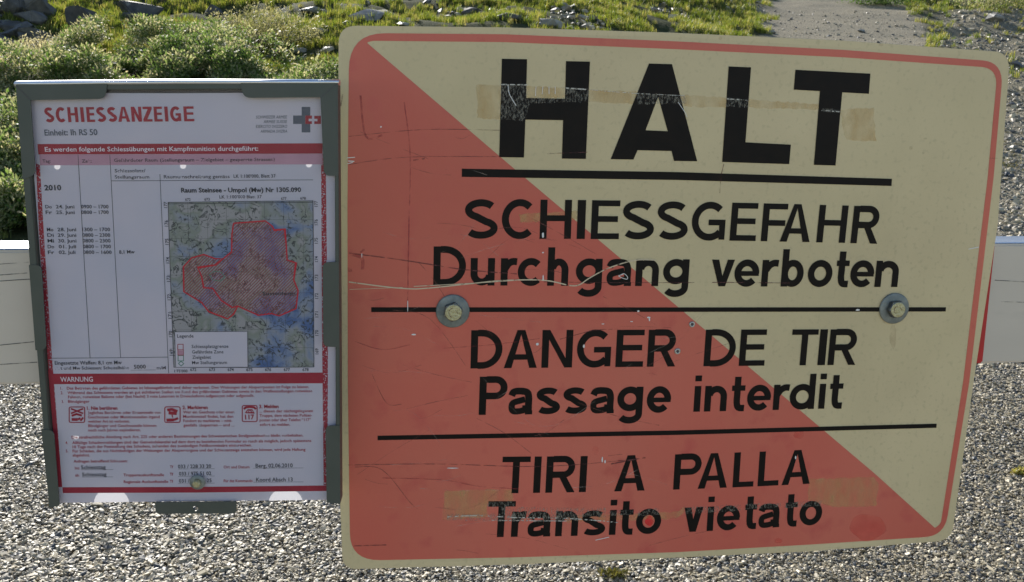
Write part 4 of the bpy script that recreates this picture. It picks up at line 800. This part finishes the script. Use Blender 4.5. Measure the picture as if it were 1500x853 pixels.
strokes('underline', [[P(188, 545.3), P(225, 544.9)], [P(115, 692.3), P(162, 691.8)], [P(116, 703), P(162, 702.6)], [P(258, 691), P(312, 690.5)], [P(258, 701.8), P(312, 701.3)], [P(258, 712.4), P(312, 711.8)], [P(368, 690), P(443, 689.4)], [P(369, 710.5), P(443, 710)]], .0003, PO + .0002, M['fadeprint'], paper)
# emblem
flats('emblem_cross', [[(440.2, 156.8), (452.9, 156.8), (452.9, 169.6), (445.4, 169.6), (445.4, 181.8), (452.9, 181.8), (452.9, 194.4), (440.2, 194.4), (440.2, 182), (427.6, 182), (427.6, 169.5), (440.2, 169.5)]], PO + .0002, M['greyprint'], paper, npf)
flats('emblem_badge', [[(445.6, 169.6), (455.3, 169.6), (455.3, 174.2), (450.5, 174.2), (450.5, 178), (455.3, 178), (455.3, 182), (445.6, 182)], [(458.8, 170), (468.6, 170), (468.6, 182), (458.8, 182), (458.8, 178), (463.5, 178), (463.5, 174.4), (458.8, 174.4)]], PO + .0002, M['redprint'], paper, npf)
# map
flats('map_sheet', [[(243, 297.7), (350, 296.2), (457, 295.3), (458, 420), (458.5, 540.3), (350, 541), (251.7, 541), (247, 420)]], PO + .00012, M['map'], paper, npf)
za = [(339.7, 328.5), (386.6, 325), (396.9, 332.9), (399.8, 338.7), (415.4, 337.3), (417.4, 360), (418.9, 382.5), (432, 387), (428.6, 411.8), (435, 428), (432, 454.4), (407, 465.2), (395.4, 461.7), (376.4, 464.3), (345.6, 450.6), (338, 452.9), (322, 442.6), (309, 424.5), (295.7, 423.6), (292.8, 407.4), (287, 394), (313.3, 390), (336.8, 370.8), (337.2, 345)]
zb_ = [(313.3, 381), (295.7, 374.6), (278, 379.6), (265.8, 392.8), (266.4, 429.4), (292.8, 445.6), (303, 458.8), (331, 469.6), (339.7, 463), (345.6, 451.4), (338, 453.5), (322, 443.2), (309, 425), (295, 424.3), (292, 407.8), (286.2, 393.6), (313.3, 389.5), (325, 380)]
flats('danger_zone', [za, zb_], PO + .0002, M['hatch'], paper, npf)
strokes('danger_outline', [[P(*q) for q in za + za[:1]], [P(*q) for q in zb_[:10]], [P(*q) for q in zb_[-2:] + zb_[:1]]], .0014, PO + .0003, M['outline'], paper)
strokes('map_border', [[P(243, 297.7), P(350, 296.2), P(457, 295.3), P(458, 420), P(458.5, 540.6)], [P(243, 297.7), P(247, 420), P(251.7, 541), P(350, 541.3), P(458.5, 540.6)], [P(243, 300), P(457, 297.5)]], .0006, PO + .00025, M['blackprint'], paper)
strokes('map_grid', [[P(243 + .32 * k * 1, 297 + 27 * k), P(457.3, 296 + 27 * k)] for k in range(1, 9)] + [[P(272 + 28.3 * k, 297), P(279.5 + 27.6 * k, 540.5)] for k in range(0, 7)], .00022, PO + .00016, M['fadeprint'], paper)
flats('legend_box', [[(253, 488.7), (360, 488), (361, 541.5), (254.8, 541.5)]], PO + .0003, M['paper'], paper, npf)
strokes('legend_border', [[P(253, 488.7), P(360, 488), P(361, 541), P(254.8, 541), P(253, 488.7)]], .0005, PO + .0004, M['blackprint'], paper)
def sq(x, y, s_=4): return [P(x - s_, y - s_), P(x + s_, y - s_), P(x + s_, y + s_), P(x - s_, y + s_), P(x - s_, y - s_)]
strokes('legend_key', [sq(261.5, 511), sq(261.8, 519)], .0007, PO + .0004, M['redprint'], paper)
flats('legend_key', [[(258.5, 516), (265, 516), (265, 522.5), (258.5, 522.5)]], PO + .00035, M['pink'], paper, npf)
M['green'] = mat('green_print', (.05, .22, .13, 1), rough=.7)
strokes('legend_key', [sq(262, 527.5), [P(262.4, 532), P(266.4, 535.5), P(262.6, 539), P(258.6, 535.5), P(262.4, 532)]], .0007, PO + .0004, M['green'], paper)
strokes('target_area', [[P(*q) for q in ((304, 404), (312, 399), (322, 401), (327, 408), (320, 414), (309, 412), (304, 404))]], .0006, PO + .0003, M['green'], paper)

FC = None
TXT = {}
def text_block(key, items, m, name='print', bold=0.0, shear=0.0, off=PO + .00042):
    """items: (string, (x0, y0), (x1, y1), cap px[, vertical])"""
    V = []; Fs = []; dg = bpy.context.evaluated_depsgraph_get()
    for it in items:
        body, a, b, cap = it[:4]; cu = bpy.data.curves.new('tmp', 'FONT'); cu.body = body; cu.resolution_u = 2 if cap < 9 else 5; cu.offset = bold; cu.shear = shear
        ob = bpy.data.objects.new('tmp', cu); me = ob.to_mesh(); n = len(me.vertices)
        co = np.empty(n * 3); me.vertices.foreach_get('co', co); co = co.reshape(-1, 3)
        A = Vector(npf(*a)); Bv = Vector(npf(*b)); e = (Bv - A); wd = e.length; e.normalize(); up = Vector((-e.y, e.x))
        q = npf(a[0], a[1] - cap); hh = q[1] - npf(*a)[1] if len(it) < 5 else cap * .00069
        x0, x1 = co[:, 0].min(), co[:, 0].max(); sx = wd / (x1 - x0); sy = hh / .729
        b0 = len(V)
        for vx, vy, _ in co: g_ = A + e * (vx - x0) * sx + up * vy * sy; V.append((g_.x, -off, g_.y))
        Fs += [tuple(b0 + i for i in f.vertices) for f in me.polygons]
        ob.to_mesh_clear(); bpy.data.objects.remove(ob); bpy.data.curves.remove(cu)
    return mesh_obj(name, V, Fs, m, paper)
TS, TB = .205, .16
sign_line('SCHIESSANZEIGE', [(a / 2.844, b / 2.844) for a, b in ((172, 212), (220, 262), (270, 313), (324, 338), (349, 383), (390, 430), (436, 476), (480, 530), (537, 580), (586, 624), (632, 667), (677, 691), (700, 745), (757, 800))], [(60.5, 179.6), (281, 178)], (22, 22), npf, 'redprint', paper, -PO * -1 + .0004)
text_block('t', [('Einheit: Ih RS 50', (61, 198.9), (139, 198.2), 9)], M['greyprint'], 'unit_print', bold=.018)
text_block('t', [('SCHWEIZER ARMEE', (372.7, 174), (419, 173.8), 4.6), ('ARMEE SUISSE', (384, 180.8), (419, 180.6), 4.6), ('ESERCITO SVIZZERO', (372.7, 187.8), (419, 187.6), 4.6), ('ARMADA SVIZRA', (379.5, 195), (419, 194.8), 4.6)], M['greyprint'], 'army_print', bold=.0, shear=.2)
text_block('t', [('Es werden folgende Schiessübungen mit Kampfmunition durchgeführt:', (61.5, 222.7), (376.3, 221.3), 7), ('WARNUNG', (84.5, 562.3), (132.5, 562), 7.5)], M['whiteprint'], 'white_print', bold=.012)
text_block('t', [('Tag:', (58, 239), (70, 239), 5), ('Zeit:', (116, 239), (131, 239), 5), ('Gefährdeter Raum (Stellungsraum – Zielgebiet – gesperrte Strassen)', (163.5, 238), (401, 236.5), 5.2),
    ('Schiessplatz/', (164.5, 253.5), (210, 253.3), 5.2), ('Stellungsraum', (164.5, 262.6), (215.5, 262.3), 5.2), ('Raumumschreibung gemäss', (237, 262.3), (334, 261.8), 5.2), ('LK 1:100’000 Blatt 37', (319, 292), (381.5, 291.5), 5),
    ('Art und Mw Schiessen: Scheitelhöhe', (76.8, 544.6), (185.6, 543.8), 5), ('m/M', (226.7, 544), (240, 543.8), 5)], M['fadeprint'], 'table_print', bold=.01)
rows = [('Do', '24. Juni', '0900 – 1700', 306.5, 62.2, 77.7, 105, 115, 155.4), ('Fr', '25. Juni', '0800 – 1700', 314.8, 62.6, 78, 105.3, 115.2, 155.6), ('Mo', '28. Juni', '1300 – 1700', 340.2, 64.5, 80, 107.6, 116.7, 157.8), ('Di', '29. Juni', '0800 – 2300', 348.5, 65, 80.5, 107.8, 117, 158), ('Mi', '30. Juni', '0800 – 2300', 356.8, 65.5, 81.2, 108, 117.3, 158.4), ('Do', '01. Juli', '0800 – 1700', 365.4, 65.7, 82, 107.5, 117.8, 159), ('Fr', '02. Juli', '0800 – 1600', 373.8, 66, 82, 106.6, 118, 160)]
it = []
for d_, m_, t_, y_, x0, x1, x2, x3, x4 in rows: it += [(d_, (x0, y_), (x0 + 9.5, y_), 5.3), (m_, (x1, y_), (x2, y_), 5.3), (t_, (x3, y_), (x4, y_), 5.5)]
it += [('LK 1:100’000, Blatt 37', (340, 261.5), (402, 261), 5.2), ('Eingesetzte Waffen: 8,1 cm Mw', (76.2, 537.2), (175, 536.4), 5.6), ('8,1 Mw', (171, 373.4), (194, 373), 5.3), ('5000', (193, 543.2), (210.6, 542.6), 6),
    ('Schiesstag', (115, 691.2), (151.4, 690.7), 5.8), ('Schiesstag', (116.6, 701.8), (152.7, 701.3), 5.8), ('033 / 228 33 20', (258, 689.8), (307, 689.2), 5.5), ('033 / 975 51 02', (259.5, 700.4), (307, 699.8), 5.5), ('031 / 324 25 25', (259.5, 711), (307.6, 710.2), 5.5), ('Berg, 02.06.2010', (372.5, 688.9), (427.2, 688.3), 6), ('Koord Absch 13', (373.3, 709.4), (427.2, 709), 6),
    ('Legende', (256.7, 497.2), (281, 497), 5), ('Schiessplatzgrenze', (278, 512.6), (332.4, 512.2), 5), ('Gefährdete Zone', (278.7, 520.6), (325, 520.3), 5), ('Zielgebiet', (279, 528.5), (306.6, 528.3), 5), ('Mw Stellungsraum', (278.7, 536.4), (330.3, 536), 5), ('Sustenhorn', (383, 434.8), (431, 434.4), 5.5)]
for k in range(7):
    it.append((str(672 + k), (276 + 27.6 * k, 546.5), (285 + 27.6 * k, 546.4), 4.6))
    if k not in (2, 3, 4): it.append((str(672 + k), (268.5 + 28.3 * k, 295.5 - .3 * k), (276.5 + 28.3 * k, 295.4 - .3 * k), 4.2))
it.append(('1:75’000', (252.5, 548.5), (272, 548.3), 4.2))
for k in range(9):
    it.append((str(177 - k), (242 + 1.05 * k, 306 + 27.2 * k), (241.7 + 1.05 * k, 297 + 27.2 * k), 5, 1)); it.append((str(177 - k), (464 + .15 * k, 304 + 27.2 * k), (463.7 + .15 * k, 295.5 + 27.2 * k), 5, 1))
text_block('t', it, M['blackprint'], 'typed_print', bold=.012)
text_block('t', [('2010', (60.8, 279.8), (85.8, 279.6), 8), ('Raum Steinsee - Umpol (Mw) Nr 1305.090', (262.5, 283), (439.5, 282.2), 7)], M['blackprint'], 'bold_print', bold=.03)
rd_ = [('1.', (84.5, 573.9), (87.5, 573.9)), ('Das Betreten des gefährdeten Gebietes ist lebensgefährlich und daher verboten. Den Weisungen der Absperrposten ist Folge zu leisten.', (94, 573.9), (451.5, 571.6)),
    ('2.', (85, 580.6), (88.5, 580.6)), ('Während des Schiessens werden an gut sichtbaren Stellen am Rand des gefährdeten Gebietes sowie in den Waffenstellungen rotweisse', (95, 580.6), (456, 577.6)), ('Fahnen, rotweisse Ballone oder (bei Nacht) 3 rote Laternen in Dreiecksform aufgezogen oder aufgestellt.', (95.8, 586.8), (370.5, 584.5)),
    ('3.', (86.4, 593.6), (89.5, 593.6)), ('Blindgänger', (95.8, 593.4), (127.6, 593.2)),
    ('Jegliches Berühren oder Einsammeln von', (125, 610), (232.8, 609.5)), ('Geschossen oder Munitionsteilen irgend', (125, 616.4), (231, 616)), ('welcher Art ist verboten.', (125.4, 622.7), (187, 622.4)), ('Blindgänger und Geschossteile können', (125.6, 629.2), (226, 628.8)), ('noch nach Jahren explodieren.', (125.8, 635.6), (203, 635.2)),
    ('Wer ein Geschoss oder einen', (265.4, 609), (341, 608.8)), ('Munitionsteil findet, hat den', (265.6, 615.5), (339.5, 615.3)), ('Fundort zu markieren – nöti-', (265.8, 621.8), (338, 621.6)), ('genfalls absperren – und ...', (266, 628.3), (341, 628)),
    ('... diesen der nächstgelegenen', (378, 607.5), (457, 607)), ('Truppe, dem nächsten Polizei-', (378.2, 614.1), (455.5, 613.6)), ('posten oder über Telefon “117”', (378.4, 620.7), (454, 620.2)), ('sofort zu melden.', (378.6, 627.4), (423.5, 627.2)),
    ('Die strafrechtliche Ahndung nach Art. 225 oder anderen Bestimmungen des Schweizerischen Strafgesetzbuches bleibt vorbehalten.', (101, 646.2), (442.8, 643)),
    ('4.', (92, 654.2), (95.5, 654.2)), ('Allfällige Schadenmeldungen sind der Gemeindekanzlei auf dem dort zu beziehenden Formular so rasch als möglich, jedoch spätestens', (102, 654.2), (454.6, 651)), ('10 Tage nach der Feststellung des Schadens, zuhanden des zuständigen Feldkommissärs einzureichen.', (102.5, 660.4), (367, 657.6)),
    ('5.', (92.5, 666.4), (96, 666.4)), ('Für Schäden, die aus Nichtbefolgen der Weisungen der Absperrorgane und der Schiessanzeige entstehen können, wird jede Haftung', (102.5, 666.5), (446, 664)), ('abgelehnt.', (102.5, 672.6), (128, 672.4)),
    ('Anfragen betreffend Schiessen:', (104, 681.6), (183.5, 681)), ('bis:', (106, 691.5), (113, 691.5)), ('ab:', (106.3, 702), (112.6, 702)), ('Truppenauskunftsstelle', (177.5, 701.8), (237.4, 701.5)), ('Regionale Auskunftsstelle', (178, 711.8), (243.6, 711.3)), ('Tf', (246, 689.8), (251, 689.8)), ('Tf', (246, 700.6), (251, 700.6)), ('Tf', (246, 711.2), (251, 711.1)), ('Ort und Datum', (325.3, 690), (363.3, 689.8)), ('Für das Kommando', (325.5, 710.4), (368, 710.2))]
text_block('t', [(a, b, c, 4.3) for a, b, c in rd_], M['redtext'], 'warning_print', bold=.012)
text_block('t', [('1. Nie berühren', (123.6, 603.6), (168.6, 603.4), 5.2), ('2. Markieren', (264.6, 602.6), (301.8, 602.4), 5.2), ('3. Melden', (377.6, 601.2), (406.4, 601), 5.2), ('117', (357, 617.6), (370.5, 617.4), 7)], M['redprint'], 'heading_print', bold=.03)
# pictograms: rounded frames with simple signs
def rsq(x0, y0, x1, y1): return rounded([P(x0, y0), P(x1, y0), P(x1, y1), P(x0, y1)], .002) + [rounded([P(x0, y0), P(x1, y0), P(x1, y1), P(x0, y1)], .002)[0]]
ic = [(rsq(97.4, 599.5, 120.2, 622.3), .0010), (rsq(238.4, 599.3, 261, 622.3), .0010), (rsq(352.7, 597.4, 374.6, 621), .0010),
      ([P(100, 602), P(118, 609)], .0016), ([P(118, 602), P(100, 609)], .0016), ([P(101, 612.5), P(108, 610), P(116, 612)], .0022), ([P(101, 618), P(110, 618)], .0030), ([P(110, 618), P(114, 616)], .0022), ([P(114, 620), P(118, 615)], .0018),
      ([P(242, 604), P(249, 603), P(257, 606)], .0030), ([P(244, 608), P(256, 609)], .0036), ([P(249, 610), P(250, 615)], .0012), ([P(241, 619), P(252, 618.5)], .0032), ([P(252, 618.5), P(258, 616)], .0024),
      ([P(355, 602.5), P(358, 600), P(364, 599.3), P(370, 600), P(373, 602.5)], .0022), ([P(357.5, 608), P(361, 603.5), P(367, 603.5), P(370.5, 608), P(357.5, 608)], .0010), (arc(P(364, 606)[0], P(364, 606)[1], .0016, .0012, 0, 360, 10), .0007)]
strokes('pictogram', ic, .001, PO + .00042, M['redprint'], paper)

for o in list(bpy.data.objects):
    if o.type == 'MESH' and o.name.split('.')[0] in ('scratch', 'rub_mark', 'chip', 'tape_residue', 'tape_abrasion', 'tape_edge', 'rust_stain', 'red_blotch', 'typed_print', 'table_print', 'warning_print', 'white_print', 'army_print', 'unit_print', 'heading_print', 'bold_print', 'pictogram', 'ruling', 'underline', 'map_grid', 'map_border', 'head_marking', 'legend_key', 'danger_outline', 'danger_zone', 'emblem_badge', 'mitre_joint'):
        o['kind'] = 'stuff'
